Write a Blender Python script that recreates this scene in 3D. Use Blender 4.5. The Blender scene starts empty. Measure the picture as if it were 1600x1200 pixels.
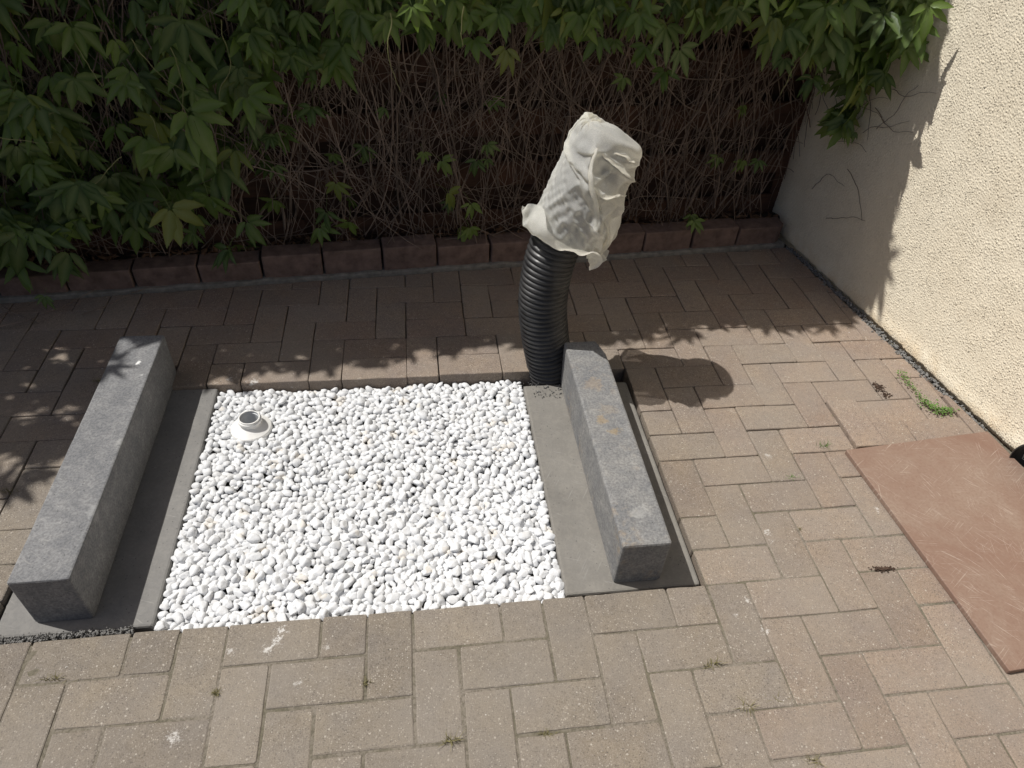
import bpy, math, random
import numpy as np
from mathutils import Vector, Matrix, Quaternion, noise as mn

random.seed(7); rng = np.random.default_rng(7)
scene = bpy.context.scene
COL = scene.collection
R = math.radians

# ------------------------------------------------------------------ camera
CAM = np.array([0.854, -0.779, 1.490]); YAW, PITCH, ROLL, FPX = 0.1757, 0.7280, -0.0760, 1097.9
_f0 = np.array([math.sin(YAW), math.cos(YAW), 0]); _r0 = np.array([math.cos(YAW), -math.sin(YAW), 0]); _u = np.array([0, 0, 1.0])
FWD = _f0 * math.cos(PITCH) - _u * math.sin(PITCH); _d = -(_f0 * math.sin(PITCH) + _u * math.cos(PITCH))
RGT = _r0 * math.cos(ROLL) + _d * math.sin(ROLL); DWN = -_r0 * math.sin(ROLL) + _d * math.cos(ROLL)
cam = bpy.data.objects.new('camera', bpy.data.cameras.new('camera')); COL.objects.link(cam)
m = Matrix.Identity(4)
for i in range(3):
    m[i][0] = RGT[i]; m[i][1] = -DWN[i]; m[i][2] = -FWD[i]; m[i][3] = CAM[i]
cam.matrix_world = m
cam.data.sensor_fit = 'HORIZONTAL'; cam.data.sensor_width = 36; cam.data.lens = FPX / 1600 * 36
cam.data.clip_start = 0.02; cam.data.clip_end = 300
scene.camera = cam

# ------------------------------------------------------------------ sky, sun, exposure
SUN = Vector((-0.56, 0.20, 1.0)).normalized()          # direction towards the sun
elev = math.asin(SUN.z); az = math.atan2(SUN.x, SUN.y)
world = bpy.data.worlds.new("World"); scene.world = world; world.use_nodes = True
wn = world.node_tree.nodes; wl = world.node_tree.links; wn.clear()
sky = wn.new('ShaderNodeTexSky'); sky.sky_type = 'NISHITA'; sky.sun_disc = False
sky.sun_elevation = elev; sky.sun_rotation = az; sky.air_density = 0.8; sky.dust_density = 3.5; sky.ozone_density = 1.0
bg = wn.new('ShaderNodeBackground'); bg.inputs[1].default_value = 0.060
out = wn.new('ShaderNodeOutputWorld'); wl.new(sky.outputs[0], bg.inputs[0]); wl.new(bg.outputs[0], out.inputs[0])
sl = bpy.data.lights.new('sun', 'SUN'); sl.energy = 4.0; sl.angle = R(0.53); sl.color = (1.0, 0.972, 0.925)
so = bpy.data.objects.new('sun', sl); COL.objects.link(so); so.location = (-3, 2, 6)
so.rotation_euler = SUN.to_track_quat('Z', 'Y').to_euler()
scene.view_settings.view_transform = 'Standard'; scene.view_settings.look = 'None'
scene.view_settings.gamma = 1; scene.view_settings.exposure = 0.18
scene.view_settings.use_curve_mapping = False

cy = scene.cycles; cy.max_bounces = 7; cy.diffuse_bounces = 4; cy.glossy_bounces = 2; cy.transmission_bounces = 4; cy.transparent_max_bounces = 6

# ------------------------------------------------------------------ helpers
def at(u, v, y=None, z=None):
    """world point seen at pixel (u,v) of the 1600x1200 photo on the plane y=.. or z=.. (used to measure the layout)"""
    d = RGT * ((u - 800) / FPX) + DWN * ((v - 600) / FPX) + FWD
    t = (y - CAM[1]) / d[1] if y is not None else (z - CAM[2]) / d[2]
    return CAM + d * t

def mesh(name, verts, faces, smooth=False):
    me = bpy.data.meshes.new(name)
    me.from_pydata([tuple(map(float, v)) for v in verts], [], faces); me.update()
    if smooth: me.polygons.foreach_set('use_smooth', [True] * len(me.polygons))
    return me

def mesh_np(name, V, F, smooth=False):
    """fast mesh from arrays; F is (n,k)"""
    V = np.asarray(V, np.float32); F = np.asarray(F, np.int32); n, k = F.shape
    me = bpy.data.meshes.new(name)
    me.vertices.add(len(V)); me.vertices.foreach_set('co', V.ravel())
    me.loops.add(n * k); me.loops.foreach_set('vertex_index', F.ravel())
    me.polygons.add(n); me.polygons.foreach_set('loop_start', np.arange(0, n * k, k, dtype=np.int32))
    me.polygons.foreach_set('use_smooth', np.full(n, smooth)); me.update(calc_edges=True); me.validate()
    return me

def link(name, data, mat=None, parent=None, loc=None):
    o = bpy.data.objects.new(name, data); COL.objects.link(o)
    if mat is not None and data is not None and not data.materials: data.materials.append(mat)
    if parent is not None: o.parent = parent
    if loc is not None: o.location = loc
    return o

def tag(o, label=None, cat=None, group=None, kind=None):
    if label: o['label'] = label
    if cat: o['category'] = cat
    if group: o['group'] = group
    if kind: o['kind'] = kind
    return o

def clip_poly(poly, n, d):
    """keep the side n.p <= d of a 2D polygon"""
    res = []
    for i in range(len(poly)):
        a, b = poly[i], poly[(i + 1) % len(poly)]
        da = n[0] * a[0] + n[1] * a[1] - d; db = n[0] * b[0] + n[1] * b[1] - d
        if da <= 0: res.append(a)
        if (da < 0 < db) or (db < 0 < da):
            t = da / (da - db); res.append((a[0] + (b[0] - a[0]) * t, a[1] + (b[1] - a[1]) * t))
    return res

def area2(p):
    return 0.5 * sum(p[i][0] * p[(i + 1) % len(p)][1] - p[(i + 1) % len(p)][0] * p[i][1] for i in range(len(p)))

def inset_poly(p, d):
    """inset a convex counter-clockwise polygon"""
    n = len(p); res = []
    for i in range(n):
        a, b, c = p[i - 1], p[i], p[(i + 1) % n]
        def nrm(u, v):
            dx, dy = v[0] - u[0], v[1] - u[1]; l = math.hypot(dx, dy) or 1e-9
            return (-dy / l, dx / l)
        n1, n2 = nrm(a, b), nrm(b, c); k = 1 + n1[0] * n2[0] + n1[1] * n2[1]
        k = max(k, 0.35)
        res.append((b[0] + d * (n1[0] + n2[0]) / k, b[1] + d * (n1[1] + n2[1]) / k))
    return res

def round_corners(p, r):
    res = []; n = len(p)
    for i in range(n):
        a, b, c = Vector(p[i - 1]), Vector(p[i]), Vector(p[(i + 1) % n])
        q = min(r, (a - b).length * 0.4, (c - b).length * 0.4)
        res.append(tuple(b + (a - b).normalized() * q)); res.append(tuple(b + (c - b).normalized() * q))
    return res

def slab_mesh(name, poly, z0, z1, ch=0.003, corner=0.003, sub=False):
    """prism over a ccw polygon with a chamfered top edge"""
    p0 = round_corners(poly, corner) if corner else list(poly)
    if sub:
        q0 = []
        for i in range(len(p0)):
            a, b = p0[i], p0[(i + 1) % len(p0)]; L = math.hypot(b[0] - a[0], b[1] - a[1]); q0.append(a)
            for k in range(1, int(L / 0.045) + 1) if L > .03 else (): f = k / (int(L / 0.045) + 1); q0.append((a[0] + (b[0] - a[0]) * f + random.gauss(0, .00045), a[1] + (b[1] - a[1]) * f + random.gauss(0, .00045)))
        p0 = q0
    p1 = inset_poly(p0, ch * 0.35); p2 = inset_poly(p0, ch); n = len(p0)
    V = [(x, y, z0) for x, y in p0] + [(x, y, z1 - ch) for x, y in p0] + [(x, y, z1 - ch * 0.3) for x, y in p1] + [(x, y, z1) for x, y in p2]
    F = []
    for k in range(3):
        for i in range(n):
            j = (i + 1) % n; F.append((k * n + i, k * n + j, (k + 1) * n + j, (k + 1) * n + i))
    F.append(tuple(range(3 * n, 4 * n)))
    F.append(tuple(range(n - 1, -1, -1)))
    return mesh(name, V, F)

class NT:
    """small node-tree writer"""
    def __init__(s, name):
        s.mat = bpy.data.materials.new(name); s.mat.use_nodes = True
        s.n = s.mat.node_tree.nodes; s.l = s.mat.node_tree.links
        s.b = s.n['Principled BSDF']; s.out = s.n['Material Output']
    def node(s, t, **kw):
        nd = s.n.new(t)
        for k, v in kw.items(): setattr(nd, k, v)
        return nd
    def put(s, sock, v):
        if isinstance(v, bpy.types.NodeSocket): s.l.new(v, sock)
        else: sock.default_value = v
    def pos(s): return s.node('ShaderNodeNewGeometry').outputs['Position']
    def noise(s, vec, scale, detail=4, rough=0.55, dist=0.0):
        n = s.node('ShaderNodeTexNoise'); s.l.new(vec, n.inputs['Vector'])
        n.inputs['Scale'].default_value = scale; n.inputs['Detail'].default_value = detail
        n.inputs['Roughness'].default_value = rough; n.inputs['Distortion'].default_value = dist
        return n.outputs[0]
    def voro(s, vec, scale, feature='F1', out='Distance', rnd=1.0):
        n = s.node('ShaderNodeTexVoronoi', feature=feature); s.l.new(vec, n.inputs['Vector'])
        n.inputs['Scale'].default_value = scale; n.inputs['Randomness'].default_value = rnd
        return n.outputs[out]
    def ramp(s, fac, stops):
        r = s.node('ShaderNodeValToRGB'); s.put(r.inputs[0], fac); e = r.color_ramp.elements
        while len(e) < len(stops): e.new(0.5)
        for i, (p, c) in enumerate(stops):
            e[i].position = p; e[i].color = (c, c, c, 1) if isinstance(c, (int, float)) else (*c, 1)
        return r.outputs[0]
    def mix(s, fac, a, b, mode='MIX'):
        n = s.node('ShaderNodeMix', data_type='RGBA', blend_type=mode)
        s.put(n.inputs[0], fac)
        for sk, v in ((n.inputs[6], a), (n.inputs[7], b)):
            if isinstance(v, tuple): v = (*v, 1) if len(v) == 3 else v
            s.put(sk, v)
        return n.outputs[2]
    def math(s, op, a, b=0.0, clamp=False):
        n = s.node('ShaderNodeMath', operation=op, use_clamp=clamp); s.put(n.inputs[0], a); s.put(n.inputs[1], b); return n.outputs[0]
    def bump(s, h, strength=0.5, dist=0.002, normal=None):
        n = s.node('ShaderNodeBump'); s.put(n.inputs['Height'], h); n.inputs['Strength'].default_value = strength
        n.inputs['Distance'].default_value = dist
        if normal is not None: s.l.new(normal, n.inputs['Normal'])
        return n.outputs[0]
    def vmul(s, vec, v):
        n = s.node('ShaderNodeVectorMath', operation='MULTIPLY'); s.l.new(vec, n.inputs[0]); n.inputs[1].default_value = v; return n.outputs[0]
    def vdist(s, vec, p):
        n = s.node('ShaderNodeVectorMath', operation='DISTANCE'); s.l.new(vec, n.inputs[0]); n.inputs[1].default_value = p; return n.outputs['Value']
    def done(s, color=None, rough=0.8, normal=None, spec=0.3):
        if color is not None:
            s.put(s.b.inputs['Base Color'], (*color, 1) if isinstance(color, tuple) else color)
        s.put(s.b.inputs['Roughness'], rough); s.b.inputs['Specular IOR Level'].default_value = spec
        if normal is not None: s.l.new(normal, s.b.inputs['Normal'])
        return s.mat

# ------------------------------------------------------------------ materials
def mat_paver(name='paver_concrete', smudges=True):
    t = NT(name); P = t.pos(); oi = t.node('ShaderNodeObjectInfo')
    base = oi.outputs['Color']
    big = t.noise(P, 9, 3, 0.6); fine = t.noise(P, 380, 1, 0.6); mid = t.noise(P, 60, 3, 0.65)
    c = t.mix(t.ramp(big, [(0.3, 0.0), (0.7, 1.0)]), base, t.mix(1.0, base, (1.16, 1.12, 1.02), 'MULTIPLY'))
    c = t.mix(t.ramp(mid, [(0.35, 0.0), (0.68, 0.45)]), c, t.mix(1.0, c, (0.70, 0.68, 0.66), 'MULTIPLY'))
    c = t.mix(t.ramp(fine, [(0.38, 0.55), (0.62, 0.0)]), c, t.mix(1.0, c, (0.55, 0.53, 0.5), 'MULTIPLY'))
    # exposed aggregate: pale and dark grains
    v = t.node('ShaderNodeTexVoronoi'); t.l.new(P, v.inputs['Vector']); v.inputs['Scale'].default_value = 260
    sep = t.node('ShaderNodeSeparateColor'); t.l.new(v.outputs['Color'], sep.inputs[0])
    grain = t.math('MULTIPLY', t.math('GREATER_THAN', sep.outputs[0], 0.80), t.math('LESS_THAN', v.outputs['Distance'], 0.40))
    wear = t.ramp(t.noise(P, 14, 3, 0.6), [(0.35, 0.15), (0.65, 1.0)])
    c = t.mix(t.math('MULTIPLY', grain, t.math('MULTIPLY', wear, 0.62)), c, (0.48, 0.44, 0.38))
    dk = t.math('MULTIPLY', t.math('GREATER_THAN', sep.outputs[1], 0.80), t.math('LESS_THAN', v.outputs['Distance'], 0.42))
    c = t.mix(t.math('MULTIPLY', dk, 0.55), c, (0.075, 0.065, 0.06))
    # larger pale chips, few
    v2 = t.node('ShaderNodeTexVoronoi'); t.l.new(P, v2.inputs['Vector']); v2.inputs['Scale'].default_value = 95
    s2 = t.node('ShaderNodeSeparateColor'); t.l.new(v2.outputs['Color'], s2.inputs[0])
    chip = t.math('MULTIPLY', t.math('GREATER_THAN', s2.outputs[2], 0.972), t.math('LESS_THAN', v2.outputs['Distance'], 0.20))
    c = t.mix(t.math('MULTIPLY', chip, 0.6), c, (0.50, 0.46, 0.40))
    # dusty film of fine sand
    dust = t.ramp(t.noise(P, 3.1, 4, 0.6, 0.4), [(0.42, 0.0), (0.66, 0.42)])
    c = t.mix(dust, c, (0.260, 0.230, 0.194))
    if smudges:     # lime smears left on the blocks
        sn = t.math('MULTIPLY', t.noise(P, 95, 4, 0.82), 1.0)
        for (u, vv, rad, k) in SMUDGE:
            q = at(u, vv, z=0)
            d = t.vdist(P, (q[0], q[1], 0.0))
            fall = t.math('SUBTRACT', 1.0, t.math('DIVIDE', d, rad), clamp=True)
            msk = t.math('MULTIPLY', t.math('MULTIPLY', t.math('SUBTRACT', t.math('ADD', sn, t.math('MULTIPLY', fall, 0.30)), 0.68, clamp=True), 7.0, clamp=True), k)
            c = t.mix(msk, c, (0.60, 0.58, 0.55))
    h = t.math('ADD', t.math('MULTIPLY', fine, 0.7), t.math('MULTIPLY', mid, 0.5))
    h = t.math('ADD', h, t.math('MULTIPLY', v.outputs['Distance'], 0.3))
    return t.done(c, 0.9, t.bump(h, 0.75, 0.0016), 0.25)

SMUDGE = [(440, 985, 0.028, .9), (432, 1002, 0.028, .9), (418, 1016, 0.026, .8), (512, 1012, .02, .5), (360, 1018, .022, .5),
          (272, 1152, .03, .7), (1168, 938, .02, .6), (1196, 985, .022, .7), (1200, 832, .022, .7), (1206, 845, .016, .6),
          (1150, 962, .014, .5), (465, 1070, .02, .5), (1200, 712, .022, .5), (560, 597, .03, .6), (395, 597, .035, .8), (360, 592, .03, .6), (1370, 795, .02, .6)]

def mat_concrete(name, col, col2, rust=0.0, scratch=True, sc=1.0, spots=(), speck=True):
    t = NT(name); P = t.pos()
    a = t.noise(P, 11 * sc, 6, 0.62, 0.3); b = t.noise(P, 170, 3, 0.6); cc = t.noise(P, 45, 5, 0.7)
    c = t.mix(t.ramp(a, [(0.36, 0.0), (0.66, 1.0)]), col, col2)
    c = t.mix(t.ramp(cc, [(0.45, 0.0), (0.62, 0.55 if speck else 0.2)]), c, t.mix(1.0, c, (1.45, 1.43, 1.38), 'MULTIPLY'))
    c = t.mix(t.ramp(b, [(0.42, 0.6 if speck else 0.15), (0.56, 0.0)]), c, t.mix(1.0, c, (0.58, 0.58, 0.59), 'MULTIPLY'))
    if speck: c = t.mix(t.ramp(t.noise(P, 330, 2, 0.6), [(0.60, 0.0), (0.68, 0.38)]), c, t.mix(1.0, c, (1.7, 1.7, 1.66), 'MULTIPLY'))
    if scratch:
        for ang, sx in ((0.6, 0), (-0.9, 3), (1.9, 9)):
            mp = t.node('ShaderNodeMapping'); t.l.new(P, mp.inputs[0]); mp.inputs['Rotation'].default_value = (0.3, 0.2, ang)
            mp.inputs['Location'].default_value = (sx, sx, 0)
            s1 = t.ramp(t.noise(t.vmul(mp.outputs[0], (260, 9, 60)), 1.0, 1, 0.4), [(0.65, 0.0), (0.78, 0.5)])
            s1 = t.math('MULTIPLY', s1, t.ramp(t.noise(P, 8 + sx, 2), [(0.5, 0.0), (0.65, 1.0)]))
            c = t.mix(s1, c, (0.34, 0.33, 0.31))
    vo = t.node('ShaderNodeTexVoronoi'); t.l.new(P, vo.inputs['Vector']); vo.inputs['Scale'].default_value = 130
    sh = t.node('ShaderNodeSeparateColor'); t.l.new(vo.outputs['Color'], sh.inputs[0])
    hole = t.math('MULTIPLY', t.math('GREATER_THAN', sh.outputs[0], 0.90), t.math('LESS_THAN', vo.outputs['Distance'], 0.22))
    c = t.mix(t.math('MULTIPLY', hole, 0.6), c, (0.05, 0.05, 0.05))
    if rust:
        r1 = t.math('MULTIPLY', t.ramp(t.noise(P, 9, 3, 0.6), [(0.55, 0.0), (0.72, 1.0)]), t.ramp(cc, [(0.48, 0.0), (0.62, 1.0)]))
        c = t.mix(t.math('MULTIPLY', r1, rust), c, (0.26, 0.17, 0.075))
    for (u, v, rad, k, sc_) in spots:
        q = at(u, v, z=0.146); fall = t.math('SUBTRACT', 1.0, t.math('DIVIDE', t.vdist(P, tuple(q)), rad), clamp=True)
        msk = t.math('MULTIPLY', t.math('MULTIPLY', t.math('SUBTRACT', t.math('ADD', cc, t.math('MULTIPLY', fall, 0.5)), 0.72, clamp=True), 8.0, clamp=True), k)
        c = t.mix(msk, c, sc_)
    return t.done(c, 0.82, t.bump(t.math('ADD', b, t.math('MULTIPLY', cc, 0.8)), 0.55, 0.0015), 0.3)

def mat_simple(name, col, var=0.25, scale=30, rough=0.8, bump=0.3, spec=0.3, bs=None):
    t = NT(name); P = t.pos(); n = t.noise(P, scale, 5, 0.6)
    lo = tuple(x * (1 - var) for x in col); hi = tuple(min(1, x * (1 + var)) for x in col)
    c = t.mix(t.ramp(n, [(0.3, 0.0), (0.7, 1.0)]), lo, hi)
    return t.done(c, rough, t.bump(t.noise(P, bs or scale * 6, 4, 0.6), bump, 0.002), spec)

def mat_pebble():
    t = NT('white_marble'); P = t.pos(); oi = t.node('ShaderNodeObjectInfo')
    tc = t.node('ShaderNodeAttribute'); tc.attribute_name = 'tint'
    n = t.noise(P, 55, 4, 0.6); v = t.noise(P, 240, 3, 0.6)
    c = t.mix(t.ramp(n, [(0.35, 0.0), (0.7, 1.0)]), (0.715, 0.722, 0.728), (0.61, 0.617, 0.625))
    c = t.mix(t.ramp(t.noise(P, 90, 3, 0.6, 1.2), [(0.56, 0.0), (0.66, 0.30)]), c, (0.60, 0.61, 0.62))
    vt = t.node('ShaderNodeTexVoronoi'); t.l.new(P, vt.inputs['Vector']); vt.inputs['Scale'].default_value = 42
    st = t.node('ShaderNodeSeparateColor'); t.l.new(vt.outputs['Color'], st.inputs[0])
    c = t.mix(t.math('MULTIPLY', t.math('GREATER_THAN', st.outputs[0], 0.86), 0.30), c, (0.55, 0.54, 0.52))
    c = t.mix(t.math('MULTIPLY', t.math('GREATER_THAN', st.outputs[1], 0.975), 0.35), c, (0.58, 0.50, 0.38))
    return t.done(c, 0.62, t.bump(t.math('ADD', v, n), 0.45, 0.0018), 0.3)

def mat_leaf():
    t = NT('creeper_leaf'); P = t.pos(); tc = t.node('ShaderNodeTexCoord')
    at_ = t.node('ShaderNodeAttribute'); at_.attribute_name = 'vein'
    rn = t.node('ShaderNodeAttribute'); rn.attribute_name = 'tone'
    oi = t.node('ShaderNodeObjectInfo')
    tone = t.math('FRACT', t.math('ADD', rn.outputs['Fac'], oi.outputs['Random']))
    c = t.mix(t.math('POWER', tone, 1.4), (0.044, 0.086, 0.016), (0.150, 0.235, 0.036))
    c = t.mix(t.ramp(t.noise(P, 40, 4), [(0.35, 0.0), (0.7, 0.5)]), c, t.mix(1.0, c, (0.72, 0.78, 0.7), 'MULTIPLY'))
    c = t.mix(t.math('MULTIPLY', t.math('GREATER_THAN', t.math('FRACT', t.math('MULTIPLY', tone, 7.3)), 0.90), 0.55), c, (0.20, 0.20, 0.03))
    c = t.mix(t.ramp(t.noise(P, 75, 3, 0.6), [(0.68, 0.0), (0.72, 0.6)]), c, (0.10, 0.07, 0.03))
    c = t.mix(t.math('MULTIPLY', at_.outputs['Fac'], 0.62), c, (0.17, 0.22, 0.085))
    t.done(c, 0.44, t.bump(t.noise(P, 170, 3), 0.3, 0.002), 0.4)
    tr = t.node('ShaderNodeBsdfTranslucent'); t.l.new(t.mix(1.0, c, (1.5, 1.6, 0.6), 'MULTIPLY'), tr.inputs[0])
    mx = t.node('ShaderNodeMixShader'); mx.inputs[0].default_value = 0.35
    t.l.new(t.b.outputs[0], mx.inputs[1]); t.l.new(tr.outputs[0], mx.inputs[2]); t.l.new(mx.outputs[0], t.out.inputs[0])
    return t.mat

def mat_fleece():
    t = NT('white_fleece'); P = t.pos()
    n = t.noise(P, 30, 5, 0.65); fz = t.noise(P, 420, 3, 0.7)
    c = t.mix(t.ramp(n, [(0.3, 0.0), (0.7, 1.0)]), (0.90, 0.90, 0.86), (0.84, 0.85, 0.825))
    c = t.mix(t.ramp(fz, [(0.45, 0.35), (0.6, 0.0)]), c, (0.70, 0.71, 0.69))
    t.done(c, 0.85, t.bump(t.math('ADD', fz, t.math('MULTIPLY', t.noise(P, 90, 4, 0.65), 0.8)), 0.25, 0.0015), 0.2)
    tr = t.node('ShaderNodeBsdfTranslucent'); tr.inputs[0].default_value = (0.92, 0.885, 0.77, 1)
    mx = t.node('ShaderNodeMixShader'); mx.inputs[0].default_value = 0.56
    tp = t.node('ShaderNodeBsdfTransparent'); m2 = t.node('ShaderNodeMixShader'); 
    t.l.new(t.b.outputs[0], mx.inputs[1]); t.l.new(tr.outputs[0], mx.inputs[2])
    t.put(m2.inputs[0], t.ramp(fz, [(0.4, 0.24), (0.65, 0.10)]))
    t.l.new(mx.outputs[0], m2.inputs[1]); t.l.new(tp.outputs[0], m2.inputs[2]); t.l.new(m2.outputs[0], t.out.inputs[0])
    return t.mat

def mat_thin_fleece():
    t = NT('thin_fleece'); P = t.pos(); fz = t.noise(P, 160, 4, 0.7)
    t.done((0.80, 0.79, 0.74), 0.8, t.bump(fz, 0.3, 0.002), 0.2)
    tr = t.node('ShaderNodeBsdfTranslucent'); tr.inputs[0].default_value = (0.8, 0.78, 0.7, 1)
    mx = t.node('ShaderNodeMixShader'); mx.inputs[0].default_value = 0.4
    tp = t.node('ShaderNodeBsdfTransparent'); m2 = t.node('ShaderNodeMixShader')
    t.put(m2.inputs[0], t.ramp(fz, [(0.35, 0.72), (0.7, 0.35)]))
    t.l.new(t.b.outputs[0], mx.inputs[1]); t.l.new(tr.outputs[0], mx.inputs[2])
    t.l.new(mx.outputs[0], m2.inputs[1]); t.l.new(tp.outputs[0], m2.inputs[2]); t.l.new(m2.outputs[0], t.out.inputs[0])
    return t.mat

def mat_wall():
    t = NT('roughcast_plaster'); P = t.pos()
    big = t.noise(P, 5, 5, 0.6)
    c = t.mix(t.ramp(big, [(0.35, 0.0), (0.68, 1.0)]), (0.84, 0.765, 0.615), (0.79, 0.71, 0.56))
    sp = t.node('ShaderNodeSeparateXYZ'); t.l.new(P, sp.inputs[0])
    low = t.math('MULTIPLY', t.ramp(sp.outputs[2], [(0.0, 1.0), (0.10, 0.0)]), t.ramp(t.noise(P, 14, 4, 0.65), [(0.42, 0.0), (0.62, 0.6)]))
    c = t.mix(low, c, (0.66, 0.50, 0.30))                                   # splash stains at the foot
    c = t.mix(t.ramp(t.noise(P, 75, 4, 0.7), [(0.30, 0.30), (0.45, 0.0)]), c, (0.50, 0.44, 0.34))
    c = t.mix(t.ramp(t.noise(t.vmul(P, (1, 1, .35)), 11, 5, 0.7), [(0.52, 0.0), (0.72, 0.28)]), c, (0.55, 0.47, 0.35))
    return t.done(c, 0.9, t.bump(t.noise(P, 420, 3, 0.6), 0.35, 0.001), 0.2)

def mat_slate():
    t = NT('red_stone_plate'); P = t.pos()
    a = t.noise(P, 6, 6, 0.62, 0.5)
    c = t.mix(t.ramp(a, [(0.32, 0.0), (0.68, 1.0)]), (0.200, 0.122, 0.090), (0.224, 0.150, 0.113))
    dust = t.ramp(t.noise(P, 4.3, 6, 0.7, 0.8), [(0.42, 0.0), (0.68, 0.60)])
    c = t.mix(dust, c, (0.275, 0.212, 0.166))
    for k, ang in enumerate((0.35, 1.0, -0.6, 1.7, 2.3, -0.2)):
        mp = t.node('ShaderNodeMapping'); t.l.new(P, mp.inputs[0]); mp.inputs['Rotation'].default_value = (0, 0, ang)
        mp.inputs['Location'].default_value = (k * .73, k * .31, 0)
        s1 = t.ramp(t.noise(t.vmul(mp.outputs[0], (330, 8, 1)), 1.0, 1, 0.4, 0.2), [(0.64, 0.0), (0.73, 0.55)])
        s1 = t.math('MULTIPLY', s1, t.ramp(t.noise(P, 7 + k * 1.7, 2), [(0.50, 0.0), (0.60, 1.0)]))
        c = t.mix(s1, c, (0.44, 0.37, 0.31))
    c = t.mix(t.ramp(t.noise(P, 130, 3), [(0.35, 0.35), (0.55, 0.0)]), c, (0.17, 0.10, 0.075))
    return t.done(c, 0.62, t.bump(t.noise(P, 200, 4, 0.6), 0.35, 0.0012), 0.4)

def mat_black_plastic():
    t = NT('black_corrugated_plastic'); P = t.pos()
    d = t.ramp(t.noise(P, 18, 5, 0.65), [(0.42, 0.0), (0.75, 0.5)])
    c = t.mix(d, (0.016, 0.016, 0.017), (0.085, 0.081, 0.078))
    return t.done(c, t.ramp(t.noise(P, 40, 4), [(0.3, 0.34), (0.7, 0.6)]), t.bump(t.noise(P, 300, 3), 0.15, 0.001), 0.5)

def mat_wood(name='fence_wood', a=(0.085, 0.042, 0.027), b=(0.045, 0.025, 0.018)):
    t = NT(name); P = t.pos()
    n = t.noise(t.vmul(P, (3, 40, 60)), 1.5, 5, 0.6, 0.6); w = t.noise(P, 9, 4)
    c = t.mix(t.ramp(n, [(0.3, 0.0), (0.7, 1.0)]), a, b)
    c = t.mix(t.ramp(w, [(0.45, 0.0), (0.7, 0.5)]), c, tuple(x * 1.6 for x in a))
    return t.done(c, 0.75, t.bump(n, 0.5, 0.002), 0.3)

def mat_sand():
    t = NT('joint_sand'); P = t.pos()
    c = t.mix(t.ramp(t.noise(P, 7, 4, 0.65), [(0.40, 0.0), (0.60, 1.0)]), (0.150, 0.134, 0.098), (0.222, 0.194, 0.160))
    c = t.mix(t.ramp(t.noise(P, 160, 3, 0.7), [(0.40, 0.55), (0.55, 0.0)]), c, (0.075, 0.066, 0.048))
    return t.done(c, 0.95, t.bump(t.noise(P, 320, 3, 0.7), 0.8, 0.002), 0.2)

M = dict(
    paver=mat_paver(), paver_far=mat_paver('paver_field_concrete', False),
    block_l=mat_concrete('block_concrete', (0.160, 0.162, 0.168), (0.205, 0.205, 0.207), spots=[(216, 567, .016, 1.0, (.72, .72, .70)), (222, 586, .010, .6, (.5, .5, .48)), (195, 690, .03, .35, (.38, .38, .36)), (150, 800, .04, .3, (.36, .36, .35))]),
    block_r=mat_concrete('block_concrete_stained', (0.168, 0.170, 0.174), (0.218, 0.215, 0.208), rust=0.35, spots=[(940, 656, .034, .45, (.30, .21, .10)), (962, 673, .030, .45, (.31, .22, .10)), (928, 600, .060, .35, (.27, .20, .13)), (950, 640, .05, .25, (.27, .21, .14)), (1000, 800, .05, .3, (.40, .40, .38))]),
    slab=mat_concrete('slab_concrete', (0.175, 0.165, 0.148), (0.215, 0.203, 0.182), scratch=True, sc=0.6, speck=False),
    slab_l=mat_concrete('slab_concrete_dark', (0.180, 0.175, 0.166), (0.215, 0.208, 0.197), scratch=True, sc=0.6, speck=False),
    pebble=mat_pebble(), leaf=mat_leaf(), fleece=mat_fleece(), thin=mat_thin_fleece(), wall=mat_wall(), slate=mat_slate(),
    hose=mat_black_plastic(), wood=mat_wood(), wood_back=mat_wood('fence_wood_darker', (0.05, 0.027, 0.019), (0.03, 0.017, 0.012)),  # back boards use a darker tone of the fence wood
    brick=mat_simple('edging_brick', (0.172, 0.116, 0.096), 0.34, 26, 0.88, 0.5),
    mortar=mat_simple('mortar', (0.22, 0.205, 0.18), 0.3, 40, 0.9, 0.7),
    sand=mat_sand(),
    soil=mat_simple('soil', (0.045, 0.036, 0.028), 0.5, 60, 0.95, 0.9),
    grit=mat_simple('pit_grit', (0.055, 0.053, 0.05), 0.5, 220, 0.9, 1.0),
    stem=mat_simple('creeper_stem', (0.195, 0.148, 0.118), 0.45, 14, 0.8, 0.4),
    shoot=mat_simple('green_shoot', (0.20, 0.20, 0.085), 0.3, 14, 0.7, 0.3),
    litter=mat_simple('dry_leaves', (0.13, 0.075, 0.045), 0.5, 35, 0.8, 0.4),
    pvc=mat_simple('white_pvc', (0.78, 0.77, 0.74), 0.05, 60, 0.38, 0.06, 0.5),
    pvc_in=mat_simple('grey_pvc', (0.52, 0.53, 0.54), 0.06, 60, 0.4, 0.05, 0.5),
    weed=mat_simple('weed_green', (0.095, 0.175, 0.035), 0.35, 90, 0.6, 0.2),
    straw=mat_simple('dry_grass', (0.17, 0.15, 0.07), 0.4, 60, 0.8, 0.2),
    crumb=mat_simple('dirt_crumbs', (0.07, 0.045, 0.032), 0.5, 90, 0.95, 0.5),
    chip=mat_simple('grey_grit', (0.20, 0.195, 0.185), 0.5, 130, 0.9, 0.5),
)

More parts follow.
